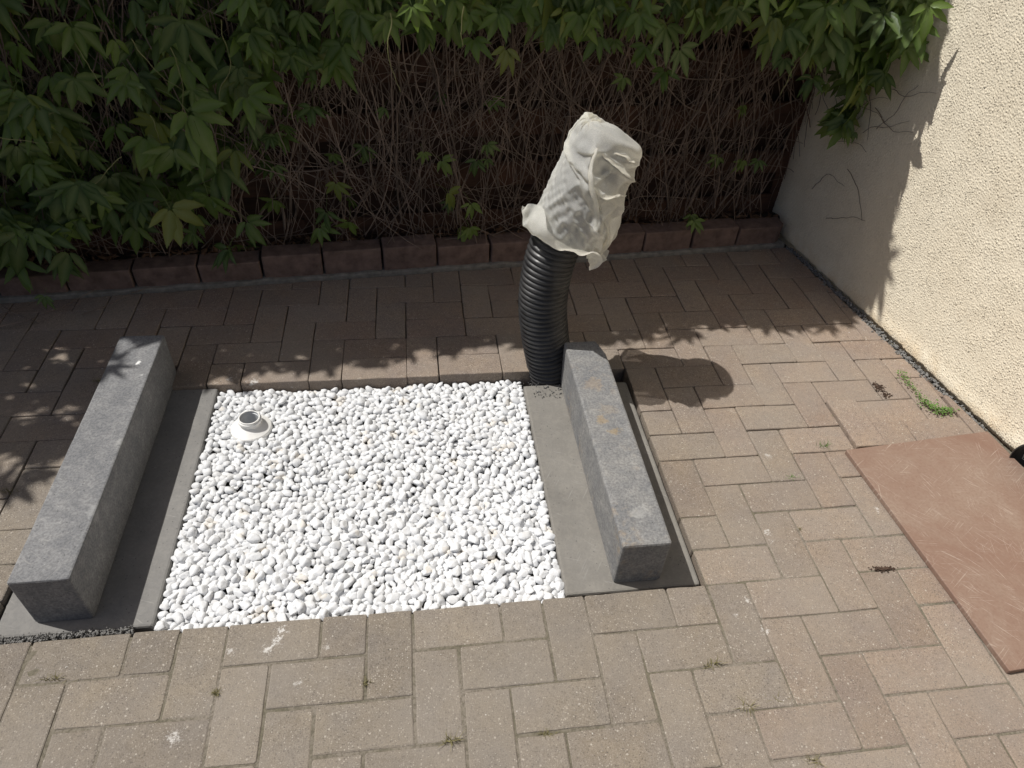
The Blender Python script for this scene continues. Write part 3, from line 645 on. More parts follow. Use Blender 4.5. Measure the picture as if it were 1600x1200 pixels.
# fleece bag: rings of 45 points (tenths of a millimetre from the foot of the hose), from the free edge of the cuff to the top
CLOTH = [
    [659,-905,5654,837,-803,5604,1013,-738,5426,1083,-694,5222,964,-675,5015,785,-565,4863,872,-376,4740,1084,-241,4774,1235,-256,4916,1355,-176,4939,1386,-12,4886,1502,167,5014,1461,366,4958,1529,601,5028,1411,842,5016,1322,1051,5121,1237,1203,5034,1072,1384,5094,1002,1370,5279,841,1541,5258,641,1662,5305,445,1686,5443,288,1594,5595,149,1472,5734,4,1360,5824,-146,1268,5890,-291,1159,5927,-427,1036,5937,-568,921,5956,-715,819,5994,-863,749,6081,-875,611,6163,-825,461,6125,-782,434,6319,-574,365,6349,-446,230,6371,-424,6,6384,-418,-224,6330,-448,-451,6283,-442,-644,6186,-308,-744,6056,-149,-816,5943,33,-858,5846,201,-923,5778,420,-900,5727],
    [596,-845,5561,754,-716,5569,903,-696,5383,1024,-611,5216,907,-622,5055,788,-495,4928,840,-335,4816,1025,-174,4807,1164,-210,4950,1323,-107,4984,1289,41,4877,1409,165,5038,1384,395,5000,1427,577,5049,1337,807,5051,1211,996,5096,1162,1151,5062,1002,1292,5069,902,1304,5236,758,1464,5205,557,1573,5262,362,1622,5374,202,1558,5520,92,1441,5666,-64,1387,5730,-181,1263,5794,-348,1213,5828,-493,1115,5855,-634,1012,5879,-774,907,5904,-874,770,5940,-792,633,6026,-917,501,6071,-869,348,6158,-663,330,6149,-586,166,6201,-593,-37,6250,-582,-252,6215,-567,-453,6139,-487,-606,6024,-345,-693,5912,-185,-759,5815,-17,-828,5726,180,-852,5684,380,-878,5636],
    [519,-779,5476,668,-643,5499,783,-702,5332,916,-557,5237,959,-552,5115,820,-407,4971,852,-321,4910,969,-143,4870,1091,-160,4986,1284,-36,5028,1198,86,4887,1289,190,5012,1286,412,5015,1310,560,5061,1273,794,5112,1109,934,5053,1093,1097,5103,963,1192,5084,799,1238,5189,667,1381,5156,504,1474,5282,332,1517,5362,153,1461,5456,42,1353,5588,-101,1352,5617,-201,1221,5677,-357,1178,5705,-514,1120,5726,-654,1026,5746,-752,890,5765,-839,747,5791,-753,629,5860,-792,476,5936,-904,341,5957,-763,273,5949,-753,111,6044,-732,-75,6073,-661,-252,6025,-627,-433,5957,-498,-543,5864,-368,-624,5773,-208,-686,5693,-35,-741,5625,160,-734,5646,334,-780,5574],
    [436,-692,5434,571,-578,5424,773,-594,5342,801,-500,5234,913,-502,5185,764,-407,5051,835,-238,4962,972,-140,4966,1044,-89,5027,1233,8,5084,1100,133,4920,1261,183,5081,1203,393,5019,1195,530,5076,1170,764,5142,1024,870,5018,976,1055,5119,886,1149,5139,711,1196,5110,541,1330,5175,497,1398,5354,300,1402,5317,139,1342,5414,19,1330,5473,-139,1314,5501,-234,1190,5556,-360,1097,5604,-507,1080,5599,-574,961,5656,-656,826,5681,-772,723,5656,-758,583,5698,-719,441,5766,-858,361,5755,-904,199,5786,-795,100,5851,-774,-79,5845,-704,-244,5815,-576,-364,5784,-466,-432,5735,-356,-516,5660,-216,-590,5585,-42,-635,5543,142,-617,5583,308,-673,5512],
    [434,-596,5478,495,-534,5319,711,-486,5352,672,-454,5193,842,-427,5233,781,-329,5110,807,-237,5065,891,-152,5019,1022,9,5083,1109,15,5105,1031,168,4987,1199,286,5063,1164,363,5058,1075,533,5042,1114,718,5131,930,809,5061,946,968,5159,783,1129,5210,633,1118,5148,507,1249,5236,442,1279,5381,264,1296,5351,102,1266,5346,-50,1224,5431,-132,1207,5486,-257,1145,5443,-379,1062,5484,-476,963,5545,-536,931,5565,-592,794,5550,-652,668,5603,-679,584,5611,-656,442,5582,-712,311,5628,-748,235,5750,-719,115,5656,-660,-34,5643,-588,-168,5701,-542,-217,5688,-426,-305,5612,-288,-395,5590,-168,-492,5654,-55,-494,5528,119,-528,5483,319,-551,5472],
    [366,-461,5505,509,-487,5445,591,-394,5387,745,-419,5316,777,-307,5266,919,-308,5199,934,-212,5167,937,-120,5148,1128,-115,5096,965,49,5141,1121,109,5111,1083,236,5135,1078,366,5149,1059,505,5162,998,643,5185,974,802,5188,840,905,5228,729,1012,5256,618,1111,5284,476,1151,5326,335,1146,5372,214,1160,5409,98,1151,5447,-4,1090,5485,-101,1064,5519,-207,1054,5553,-290,993,5586,-351,909,5614,-434,852,5647,-504,777,5677,-523,671,5694,-553,574,5714,-600,479,5739,-593,373,5749,-561,270,5750,-566,161,5763,-546,49,5768,-472,-39,5755,-408,-133,5744,-347,-243,5737,-244,-310,5711,-126,-348,5676,-15,-416,5646,110,-446,5605,234,-438,5556],
    [345,-483,5634,527,-497,5585,637,-390,5516,773,-486,5443,809,-306,5388,950,-387,5318,962,-225,5285,1051,-145,5237,1159,-149,5211,1026,-25,5249,1189,45,5217,1148,161,5237,1150,360,5252,1195,525,5241,1075,677,5292,1112,856,5249,956,934,5320,865,1074,5324,699,1149,5401,584,1246,5401,444,1171,5470,283,1203,5535,178,1216,5560,73,1137,5611,-33,1125,5639,-138,1106,5684,-192,998,5713,-281,947,5748,-394,926,5784,-436,818,5816,-485,738,5826,-512,625,5865,-525,526,5869,-564,413,5904,-508,305,5900,-552,185,5923,-532,71,5929,-444,-8,5892,-424,-145,5906,-330,-214,5869,-245,-312,5858,-155,-364,5817,-20,-450,5799,118,-416,5740,244,-458,5701],
    [353,-514,5775,473,-453,5712,660,-473,5646,779,-480,5577,873,-367,5512,1013,-419,5446,968,-243,5412,1069,-233,5352,1206,-213,5328,1098,-78,5365,1272,-2,5327,1220,118,5352,1258,315,5352,1299,519,5346,1201,703,5383,1229,874,5350,1048,940,5430,964,1131,5434,758,1168,5523,664,1313,5523,512,1208,5596,405,1293,5613,275,1243,5680,156,1128,5727,46,1182,5764,-27,1097,5798,-136,1065,5846,-222,983,5891,-330,966,5927,-338,845,5930,-442,789,5976,-466,670,6008,-492,576,6016,-473,464,6025,-519,351,6055,-466,237,6046,-472,110,6069,-441,15,6049,-371,-61,6016,-316,-188,6021,-202,-237,5985,-125,-337,5957,-23,-364,5921,80,-473,5883,217,-398,5824],
    [352,-481,5900,498,-429,5848,601,-551,5762,706,-458,5700,851,-463,5630,1034,-428,5576,1017,-250,5529,1094,-323,5469,1241,-278,5448,1157,-131,5482,1346,-44,5438,1295,75,5463,1347,289,5456,1369,501,5458,1334,686,5462,1323,883,5456,1145,982,5534,1050,1161,5549,867,1233,5620,740,1343,5652,576,1240,5725,499,1358,5730,355,1273,5801,231,1175,5858,126,1205,5899,53,1100,5935,-49,1063,5981,-166,1072,6015,-211,972,6038,-297,908,6073,-369,823,6121,-373,711,6125,-433,618,6164,-424,497,6179,-435,394,6189,-459,282,6200,-392,174,6193,-405,57,6194,-376,-48,6176,-301,-103,6133,-202,-194,6118,-125,-325,6117,-18,-365,6066,89,-435,6029,200,-458,5967],
    [329,-430,6035,501,-482,5979,614,-555,5903,714,-440,5831,862,-536,5758,1022,-429,5704,1090,-269,5643,1107,-405,5588,1265,-343,5568,1210,-185,5598,1412,-84,5549,1356,47,5577,1382,297,5566,1417,473,5572,1418,690,5565,1409,882,5564,1257,1014,5625,1130,1168,5662,992,1281,5704,823,1336,5774,657,1280,5844,583,1395,5858,453,1274,5917,320,1237,5977,215,1199,6031,122,1147,6071,16,1097,6123,-92,1100,6158,-129,983,6178,-247,967,6221,-248,844,6230,-340,773,6277,-332,653,6291,-394,552,6330,-400,452,6325,-369,347,6320,-401,218,6344,-378,125,6317,-335,4,6319,-278,-89,6291,-233,-186,6265,-105,-244,6238,-65,-390,6213,67,-349,6135,173,-457,6075],
    [340,-405,6169,429,-524,6091,568,-490,6037,753,-479,5964,897,-567,5895,963,-420,5834,1141,-328,5765,1121,-486,5713,1275,-406,5698,1262,-243,5720,1467,-125,5671,1408,45,5686,1420,266,5689,1482,465,5688,1491,684,5680,1477,869,5684,1376,1033,5710,1203,1148,5783,1095,1314,5812,924,1306,5884,760,1315,5956,666,1405,5990,538,1278,6044,413,1292,6096,307,1209,6155,192,1164,6212,88,1176,6241,18,1094,6276,-78,1054,6312,-151,983,6352,-204,898,6376,-259,801,6417,-308,711,6441,-297,587,6453,-353,487,6476,-355,393,6461,-313,276,6458,-352,154,6473,-307,70,6440,-231,-40,6424,-202,-164,6420,-167,-258,6381,-47,-289,6330,42,-398,6275,189,-444,6216],
    [293,-471,6292,448,-457,6213,568,-448,6168,702,-535,6094,862,-527,6026,985,-430,5962,1148,-403,5900,1129,-559,5845,1267,-464,5837,1311,-297,5846,1484,-163,5807,1409,-8,5825,1458,227,5820,1518,449,5813,1565,654,5801,1504,822,5817,1456,1038,5832,1265,1147,5914,1174,1325,5942,1016,1269,6004,872,1336,6065,751,1394,6120,618,1289,6177,502,1335,6221,372,1256,6291,274,1173,6339,164,1204,6377,99,1098,6411,-19,1110,6450,-46,991,6470,-148,943,6520,-174,829,6544,-215,738,6566,-296,650,6598,-262,530,6586,-263,441,6571,-323,324,6601,-262,220,6574,-233,125,6560,-249,-14,6574,-168,-110,6545,-125,-228,6529,-45,-287,6466,77,-317,6391,194,-433,6365],
    [307,-404,6405,453,-480,6362,583,-440,6305,706,-563,6232,794,-461,6141,962,-417,6105,1128,-471,6042,1130,-615,5984,1251,-509,5980,1354,-350,5975,1475,-192,5936,1409,-38,5974,1493,198,5954,1566,411,5945,1613,630,5936,1533,799,5962,1506,1019,5975,1325,1145,6050,1238,1304,6085,1088,1228,6139,975,1339,6184,843,1370,6246,698,1307,6308,580,1352,6355,464,1251,6412,355,1234,6458,254,1195,6506,159,1168,6536,73,1116,6579,8,1037,6610,-49,956,6643,-135,879,6688,-190,798,6699,-182,680,6701,-238,578,6724,-262,480,6722,-213,380,6698,-240,257,6716,-244,151,6709,-168,55,6688,-173,-80,6689,-59,-137,6631,6,-253,6598,58,-329,6532,200,-378,6489],
    [286,-405,6528,413,-405,6490,524,-492,6422,635,-457,6351,800,-509,6276,967,-429,6254,1073,-531,6189,1127,-649,6133,1216,-520,6112,1354,-379,6101,1500,-205,6082,1433,-56,6123,1516,172,6101,1590,393,6085,1657,588,6074,1557,777,6115,1537,988,6126,1392,1122,6185,1294,1258,6231,1147,1195,6283,1075,1332,6307,933,1334,6372,782,1322,6437,659,1359,6490,538,1253,6548,428,1264,6592,340,1180,6632,225,1219,6668,170,1115,6698,65,1084,6748,-8,1003,6785,-66,925,6799,-95,822,6813,-166,728,6847,-188,634,6837,-169,530,6824,-203,410,6848,-204,318,6831,-163,219,6819,-180,81,6834,-108,22,6777,-54,-121,6775,25,-186,6707,72,-323,6680,183,-319,6590],
    [278,-426,6676,403,-444,6620,558,-458,6564,660,-395,6484,806,-523,6424,965,-441,6404,986,-572,6334,1114,-650,6289,1168,-500,6272,1331,-363,6251,1494,-230,6239,1462,-62,6270,1521,157,6257,1578,383,6246,1661,557,6231,1587,752,6268,1560,944,6281,1453,1087,6324,1349,1196,6376,1202,1166,6431,1158,1316,6441,1008,1293,6507,866,1332,6566,736,1347,6625,609,1280,6682,505,1260,6726,405,1229,6763,303,1226,6802,236,1142,6832,129,1117,6879,81,1013,6900,-7,951,6934,-61,873,6940,-71,749,6954,-127,664,6967,-158,572,6961,-127,455,6955,-160,348,6971,-162,241,6967,-117,173,6917,-90,35,6927,-3,-28,6867,-17,-185,6849,86,-203,6765,164,-316,6710],
    [311,-343,6795,418,-374,6726,568,-403,6686,680,-417,6618,795,-497,6578,954,-467,6551,918,-607,6478,1081,-619,6449,1132,-468,6435,1305,-358,6413,1463,-240,6403,1494,-60,6408,1553,142,6399,1569,360,6409,1653,533,6395,1618,723,6421,1571,888,6441,1516,1045,6467,1405,1129,6521,1267,1147,6574,1227,1290,6584,1070,1262,6650,949,1336,6697,817,1316,6754,693,1323,6804,584,1249,6854,477,1285,6885,398,1212,6922,297,1191,6961,232,1102,6991,123,1072,7031,70,986,7042,38,881,7052,-44,805,7081,-82,716,7078,-60,598,7073,-120,498,7095,-121,403,7085,-83,324,7044,-95,207,7050,-47,104,7024,-43,-9,6998,34,-79,6937,79,-190,6887,214,-273,6844],
    [309,-259,6891,411,-362,6850,559,-317,6799,617,-449,6744,781,-462,6724,900,-498,6687,890,-633,6618,1048,-582,6600,1117,-440,6589,1288,-350,6567,1403,-199,6559,1501,-57,6558,1569,130,6545,1595,327,6556,1646,518,6554,1659,693,6566,1594,847,6594,1567,1002,6614,1460,1064,6663,1343,1129,6710,1283,1254,6732,1131,1245,6794,1026,1336,6832,883,1302,6895,765,1338,6942,648,1272,6993,549,1304,7023,473,1219,7054,373,1198,7096,276,1171,7121,223,1063,7146,161,1002,7152,59,942,7193,23,851,7189,18,741,7186,-58,648,7217,-63,557,7203,-30,477,7163,-60,360,7181,-40,253,7169,-31,155,7144,15,64,7103,38,-49,7060,139,-121,6998,217,-235,6974],
    [291,-254,7016,420,-262,6963,543,-344,6925,613,-468,6885,738,-371,6853,832,-522,6815,891,-628,6763,1035,-550,6746,1116,-417,6737,1275,-328,6716,1406,-205,6705,1491,-47,6704,1595,110,6685,1635,297,6691,1651,492,6707,1703,663,6706,1609,802,6748,1616,957,6760,1512,1005,6805,1429,1109,6838,1340,1213,6876,1199,1239,6932,1092,1322,6974,955,1314,7031,838,1311,7077,734,1341,7107,635,1287,7153,540,1272,7180,441,1239,7220,374,1149,7244,278,1116,7271,191,1075,7279,138,977,7305,116,874,7297,32,792,7334,34,692,7316,33,611,7293,-9,499,7318,-8,410,7298,19,296,7290,24,203,7264,38,97,7227,99,33,7155,135,-110,7144,221,-164,7071],
    [306,-177,7126,438,-250,7091,476,-383,7049,618,-414,7027,752,-378,6995,744,-527,6934,893,-589,6912,1016,-498,6893,1143,-400,6877,1252,-284,6866,1401,-199,6856,1503,-58,6851,1592,102,6841,1658,267,6839,1679,456,6855,1731,630,6858,1632,764,6903,1665,912,6908,1558,957,6954,1505,1090,6974,1402,1182,7017,1271,1239,7069,1158,1304,7113,1035,1335,7160,903,1314,7217,808,1368,7242,717,1280,7275,606,1286,7320,534,1223,7329,425,1206,7373,346,1162,7381,279,1075,7408,238,995,7399,142,927,7443,133,822,7426,110,743,7416,52,640,7446,49,550,7429,74,432,7429,47,343,7414,51,240,7386,105,169,7320,97,54,7284,172,-59,7256,224,-133,7193],
    [341,-182,7269,398,-252,7218,493,-370,7196,611,-321,7146,740,-400,7119,737,-543,7080,894,-538,7062,1024,-467,7042,1144,-373,7027,1239,-254,7022,1376,-162,7010,1519,-73,7001,1603,81,6996,1681,239,6991,1717,417,7001,1749,594,7015,1667,727,7058,1712,869,7057,1607,928,7105,1573,1074,7116,1460,1157,7160,1352,1245,7199,1222,1283,7251,1101,1332,7298,997,1367,7327,885,1346,7371,781,1302,7412,698,1278,7423,586,1279,7465,505,1229,7481,431,1169,7497,374,1098,7499,264,1060,7532,242,943,7541,182,874,7546,132,778,7564,113,685,7555,135,568,7557,93,486,7550,77,381,7537,132,310,7475,107,197,7446,150,105,7398,197,2,7358,262,-95,7317],
    [408,-115,7381,410,-244,7346,514,-299,7330,648,-273,7287,677,-417,7257,745,-511,7230,893,-474,7210,1039,-437,7192,1163,-358,7178,1276,-261,7164,1363,-142,7167,1497,-54,7162,1608,66,7155,1697,216,7149,1732,386,7159,1765,556,7172,1718,691,7209,1765,829,7206,1664,911,7253,1637,1061,7259,1515,1136,7305,1419,1242,7337,1291,1291,7385,1166,1320,7434,1071,1390,7457,955,1326,7502,861,1328,7522,761,1332,7541,668,1280,7575,584,1245,7589,512,1187,7600,398,1161,7637,361,1053,7644,276,1000,7663,225,914,7673,188,822,7673,202,706,7677,160,621,7677,121,526,7677,177,441,7624,120,337,7604,159,249,7552,171,146,7514,226,65,7462,297,-43,7433],
    [327,-100,7469,382,-194,7474,505,-173,7428,585,-290,7423,603,-429,7384,749,-437,7374,895,-413,7359,1037,-381,7344,1129,-285,7326,1261,-222,7321,1398,-155,7315,1471,-30,7325,1608,60,7318,1707,194,7312,1746,357,7322,1788,518,7332,1770,654,7361,1817,796,7357,1723,900,7399,1692,1047,7407,1575,1132,7447,1473,1223,7480,1362,1299,7517,1257,1361,7546,1142,1344,7578,1029,1380,7615,934,1365,7630,833,1314,7668,746,1299,7676,653,1269,7704,546,1246,7733,505,1145,7730,416,1098,7756,335,1038,7768,272,954,7789,273,842,7793,225,754,7801,187,662,7807,227,555,7779,152,470,7757,186,391,7704,192,295,7668,229,199,7619,293,90,7596,374,-6,7552],
    [255,-51,7576,382,-68,7570,428,-189,7534,477,-304,7522,611,-338,7519,748,-333,7502,876,-291,7465,1005,-245,7441,1148,-257,7467,1263,-206,7477,1378,-125,7475,1510,-51,7475,1589,77,7485,1716,173,7477,1770,325,7484,1814,480,7495,1822,620,7515,1860,767,7515,1780,891,7547,1733,1025,7559,1641,1132,7585,1542,1231,7613,1426,1297,7648,1318,1343,7674,1211,1389,7698,1097,1373,7730,997,1347,7758,904,1340,7770,802,1324,7797,712,1313,7806,633,1243,7820,561,1191,7835,456,1145,7865,384,1060,7903,380,946,7884,328,871,7904,271,792,7923,268,680,7922,208,602,7903,235,523,7846,218,422,7822,274,332,7772,272,210,7745,284,104,7703,249,52,7585],
    [259,35,7687,275,-80,7632,359,-173,7649,487,-214,7648,619,-231,7632,725,-202,7578,863,-173,7569,997,-188,7588,1123,-179,7605,1260,-173,7622,1384,-128,7632,1493,-40,7637,1608,54,7641,1716,160,7642,1845,301,7623,1899,447,7632,1923,595,7645,1938,744,7652,1893,885,7669,1832,1016,7684,1749,1133,7702,1650,1229,7727,1540,1297,7753,1437,1368,7776,1311,1374,7812,1209,1385,7831,1108,1391,7857,1013,1363,7874,854,1372,7910,760,1350,7909,679,1268,7928,597,1236,7939,540,1141,7963,454,1073,8005,398,1007,8013,334,919,8017,303,825,8030,283,725,8039,311,646,7985,270,556,7963,296,436,7948,246,348,7879,209,275,7787,182,208,7695,177,118,7667],
    [180,67,7736,276,-12,7759,382,-57,7739,495,-90,7714,622,-114,7701,734,-162,7721,865,-137,7716,981,-179,7740,1111,-172,7758,1241,-147,7771,1369,-112,7785,1489,-44,7794,1661,48,7776,1771,150,7780,1861,274,7785,1928,414,7790,1974,565,7795,1978,722,7804,1949,878,7814,1889,1018,7826,1804,1140,7843,1700,1237,7868,1593,1316,7892,1475,1364,7921,1360,1400,7945,1255,1421,7965,1145,1411,7998,1041,1430,7997,942,1415,7997,854,1349,8029,766,1322,8034,618,1276,8016,619,1202,8051,496,1106,8096,430,1015,8120,382,950,8143,364,863,8140,342,758,8150,303,672,8098,261,603,8022,223,535,7933,176,466,7846,137,386,7771,137,288,7758,136,173,7738],
    [229,162,7845,302,108,7823,392,62,7799,510,27,7802,600,-54,7829,728,-71,7840,837,-115,7858,962,-129,7875,1086,-125,7899,1213,-112,7920,1396,-84,7915,1525,-35,7928,1652,34,7936,1774,122,7939,1882,238,7942,1953,382,7952,1985,542,7956,1981,704,7958,1947,861,7965,1888,1006,7975,1809,1129,7991,1723,1242,8013,1625,1339,8037,1515,1411,8057,1402,1463,8073,1288,1507,8080,1169,1529,8087,1054,1522,8094,942,1487,8101,841,1434,8122,742,1405,8075,675,1328,8101,613,1241,8139,551,1154,8166,511,1082,8178,466,990,8188,423,903,8170,323,821,8139,279,771,8049,219,707,7972,170,624,7917,121,538,7864,90,436,7833,93,325,7832,148,241,7821],
    [256,253,7908,310,214,7892,407,152,7912,508,82,7945,616,28,7961,723,-24,7970,832,-57,7996,945,-80,8020,1114,-100,8021,1235,-82,8046,1362,-64,8068,1498,-42,8085,1632,14,8097,1750,109,8104,1824,240,8097,1854,391,8074,1856,540,8057,1841,686,8049,1802,823,8043,1753,954,8054,1700,1075,8091,1606,1164,8083,1527,1260,8113,1448,1340,8157,1372,1414,8211,1261,1445,8208,1154,1476,8209,1050,1519,8232,936,1522,8231,827,1488,8218,728,1431,8201,640,1363,8183,562,1287,8149,501,1202,8130,460,1115,8148,432,1040,8155,335,960,8140,302,879,8118,256,818,8050,198,744,8008,146,664,7965,133,566,7950,148,483,7930,160,415,7892,204,333,7872],
    [296,337,7982,351,233,7982,407,133,7988,478,37,7986,571,-33,8015,680,-80,8067,790,-104,8118,959,-107,8136,1076,-95,8168,1194,-67,8194,1320,-57,8222,1447,-21,8239,1553,57,8234,1620,169,8200,1662,289,8167,1688,418,8142,1692,552,8127,1688,680,8141,1647,799,8119,1605,916,8127,1540,1024,8127,1497,1112,8194,1402,1167,8172,1337,1250,8213,1251,1315,8228,1203,1359,8317,1101,1412,8320,993,1402,8283,916,1431,8338,821,1408,8324,733,1390,8338,646,1335,8300,584,1254,8284,518,1187,8250,459,1136,8230,418,1057,8209,387,975,8191,302,892,8186,270,818,8140,256,742,8103,227,696,8049,199,646,7985,209,566,7974,234,481,7968,263,397,7985],
    [334,356,8103,356,261,8066,407,171,8071,478,99,8117,564,48,8151,709,22,8160,810,9,8196,913,0,8243,1014,-23,8296,1128,-31,8343,1245,5,8353,1339,76,8332,1408,158,8293,1465,252,8260,1497,351,8227,1522,461,8221,1518,573,8193,1520,681,8213,1500,803,8225,1455,883,8213,1413,959,8227,1357,1034,8244,1295,1084,8245,1238,1144,8283,1162,1215,8298,1077,1277,8314,1049,1311,8419,942,1342,8408,842,1319,8370,776,1321,8400,698,1278,8362,648,1252,8403,582,1191,8352,542,1139,8384,500,1073,8320,466,1024,8337,433,954,8327,406,880,8286,379,861,8201,302,824,8146,288,769,8099,278,674,8103,278,626,8080,286,546,8085,306,452,8102],
    [377,439,8220,391,366,8217,477,300,8213,532,239,8241,593,189,8276,656,147,8318,729,118,8366,812,110,8405,912,105,8450,1001,127,8454,1090,175,8432,1156,227,8396,1216,297,8371,1263,386,8351,1280,465,8317,1288,546,8310,1288,624,8294,1275,704,8294,1277,778,8336,1234,822,8283,1200,906,8282,1197,941,8348,1148,992,8339,1088,1036,8328,1056,1096,8388,980,1135,8386,925,1174,8425,914,1194,8513,823,1213,8510,748,1196,8484,689,1168,8464,637,1137,8449,594,1101,8449,554,1051,8399,540,1014,8435,502,964,8384,498,939,8432,466,878,8386,450,887,8311,423,836,8264,403,765,8226,406,734,8214,408,669,8212,413,607,8206,422,526,8204],
    [482,480,8361,492,439,8338,523,387,8374,556,335,8379,595,302,8424,648,280,8435,704,267,8466,783,266,8488,847,273,8520,913,300,8494,964,330,8469,1021,369,8467,1049,412,8414,1070,453,8402,1102,521,8400,1096,559,8370,1111,626,8397,1100,663,8366,1088,730,8388,1073,767,8376,1045,818,8368,1009,876,8378,1033,868,8455,997,897,8415,961,952,8471,907,969,8425,842,1000,8441,836,1017,8512,812,1030,8571,744,1040,8597,669,1028,8600,643,1013,8550,615,979,8549,589,955,8486,549,895,8459,567,903,8524,535,854,8484,533,840,8505,514,825,8448,496,812,8394,475,739,8374,479,707,8402,482,672,8391,473,615,8378,468,550,8354],
    [553,540,8497,563,536,8452,579,501,8455,625,471,8476,618,459,8537,669,440,8552,670,456,8518,723,436,8571,747,439,8517,816,465,8499,861,486,8518,876,512,8553,910,522,8503,927,565,8537,915,560,8480,928,587,8474,921,643,8461,927,673,8493,912,641,8442,895,701,8437,885,731,8447,915,714,8506,881,767,8475,870,784,8523,862,773,8457,803,805,8470,771,821,8474,783,828,8515,721,841,8510,738,840,8565,728,838,8621,659,820,8614,664,823,8542,650,789,8593,602,772,8542,625,788,8617,592,767,8599,585,724,8603,572,722,8569,568,750,8524,566,710,8495,561,703,8549,560,643,8552,549,611,8513,537,598,8463],
    [691,606,8545,695,607,8574,692,600,8530,722,631,8521,717,600,8500,707,602,8574,716,625,8525,717,607,8518,728,599,8520,735,600,8574,723,619,8525,730,620,8539,739,599,8511,730,611,8530,746,604,8557,773,602,8527,773,607,8509,771,622,8561,771,627,8523,774,625,8515,775,649,8536,766,639,8555,756,655,8575,756,667,8541,769,663,8505,768,641,8502,760,650,8562,733,671,8542,767,667,8574,755,675,8546,733,673,8563,711,670,8573,749,642,8507,751,661,8498,751,669,8522,701,671,8499,719,668,8541,705,671,8551,709,655,8552,700,656,8526,697,661,8513,691,644,8555,692,647,8566,693,614,8524,693,634,8498],]
CL = np.array(CLOTH, float).reshape(len(CLOTH), 45, 3) * 1e-4; RN = 45; CUFF = 5
def finer(A, kr, kc):
    """smooth interpolation of the rings: kr rows and kc columns for each one given"""
    def cr(B, k, wrap):
        n = len(B); ix = np.arange((n if wrap else n - 1) * k + (0 if wrap else 1)); i = ix // k; t = ((ix % k) / k)[:, None, None]
        g = (lambda j: B[j % n]) if wrap else (lambda j: B[np.clip(j, 0, n - 1)])
        a, b, c, d = g(i - 1), g(i), g(i + 1), g(i + 2)
        return 0.5 * (2 * b + (c - a) * t + (2 * a - 5 * b + 4 * c - d) * t * t + (3 * b - a - 3 * c + d) * t ** 3)
    A = cr(A, kr, False); return cr(A.transpose(1, 0, 2), kc, True).transpose(1, 0, 2)
# folds: photo positions of their crests, height in mm, width in photo pixels
FOLDS = [([(936, 226), (921, 262), (918, 292), (930, 332), (924, 360)], 15, 6), ([(921, 291), (953, 263)], 7, 3.5), ([(943, 245), (962, 262), (979, 279)], 11, 4.5),
         ([(962, 246), (993, 251)], 8, 4), ([(974, 272), (991, 256)], 10, 4), ([(924, 300), (962, 318), (984, 309)], 10, 4.5), ([(930, 357), (945, 335), (970, 318)], 8, 4),
         ([(860, 327), (885, 303), (906, 286)], 4.5, 4), ([(955, 290), (985, 292)], 6, 4), ([(925, 345), (940, 300)], 4, 3), ([(930, 203), (962, 214), (992, 240)], 4, 5), ([(880, 345), (912, 320)], 3, 4)]
DENTS = [((947, 268), 13, 22, 9), ((939, 322), 8, 15, 6), ((966, 292), 12, 8, 5), ((900, 325), 22, 16, 3)]
def fold_push(u, v, depth_sign):
    h = 0.0
    for pl, amp, w in FOLDS:
        d = 1e9
        for (x0, y0), (x1, y1) in zip(pl[:-1], pl[1:]):
            t = min(1, max(0, ((u - x0) * (x1 - x0) + (v - y0) * (y1 - y0)) / ((x1 - x0) ** 2 + (y1 - y0) ** 2)))
            d = min(d, math.hypot(u - x0 - t * (x1 - x0), v - y0 - t * (y1 - y0)))
        h += amp * 1.5e-3 * math.exp(-(d / w) ** 0.9)
    for (x0, y0), sx, sy, amp in DENTS: h -= amp * 1.5e-3 * math.exp(-((u - x0) / sx) ** 2 - ((v - y0) / sy) ** 2)
    return h
AXS = np.array([axis(s_)[0] for s_ in np.linspace(.45, SL, 60)]) - np.array(base)
def cloth_obj(name, a, b, cap, mat, parent, loc):
    A = finer(CL[a:b], 3, 4); nr_, nc_ = A.shape[:2]; P = A.reshape(-1, 3); V = []; F = []
    for p in P:
        q = p - AXS[np.argmin(((AXS - p) ** 2).sum(1))]; q = q / (np.linalg.norm(q) + 1e-9); w = p + np.array(base) - CAM; dz = w @ FWD
        n1 = Vector(p * 13); crumple = 0.0034 * (0.3 - abs(mn.noise(n1))) + 0.0006 * (0.3 - abs(mn.noise(n1 * 2.4))) + (0.013 + .004 * max(0, q[0]) if not parent else 0.010)
        face = -(q @ FWD); h = fold_push(800 + FPX * (w @ RGT) / dz, 600 + FPX * (w @ DWN) / dz, 1) * min(1, max(0, face * 2.5 + .4)) if not parent else 0
        V.append(tuple(p + q * (h + crumple)))
    for i in range(nr_ - 1):
        for k in range(nc_): j = (k + 1) % nc_; F.append((i * nc_ + k, i * nc_ + j, (i + 1) * nc_ + j, (i + 1) * nc_ + k))
    if cap: F.append(tuple(range((nr_ - 1) * nc_, nr_ * nc_)))
    o = link(name, mesh(name, V, F, True), mat, parent, loc); return o
bag = tag(cloth_obj('fleece_bag', CUFF, len(CL), True, M['fleece'], None, base), 'crumpled white fleece bag pulled over the top of the black hose', 'bag')
cloth_obj('cuff', 0, CUFF + 1, False, M['fleece'], bag, None)
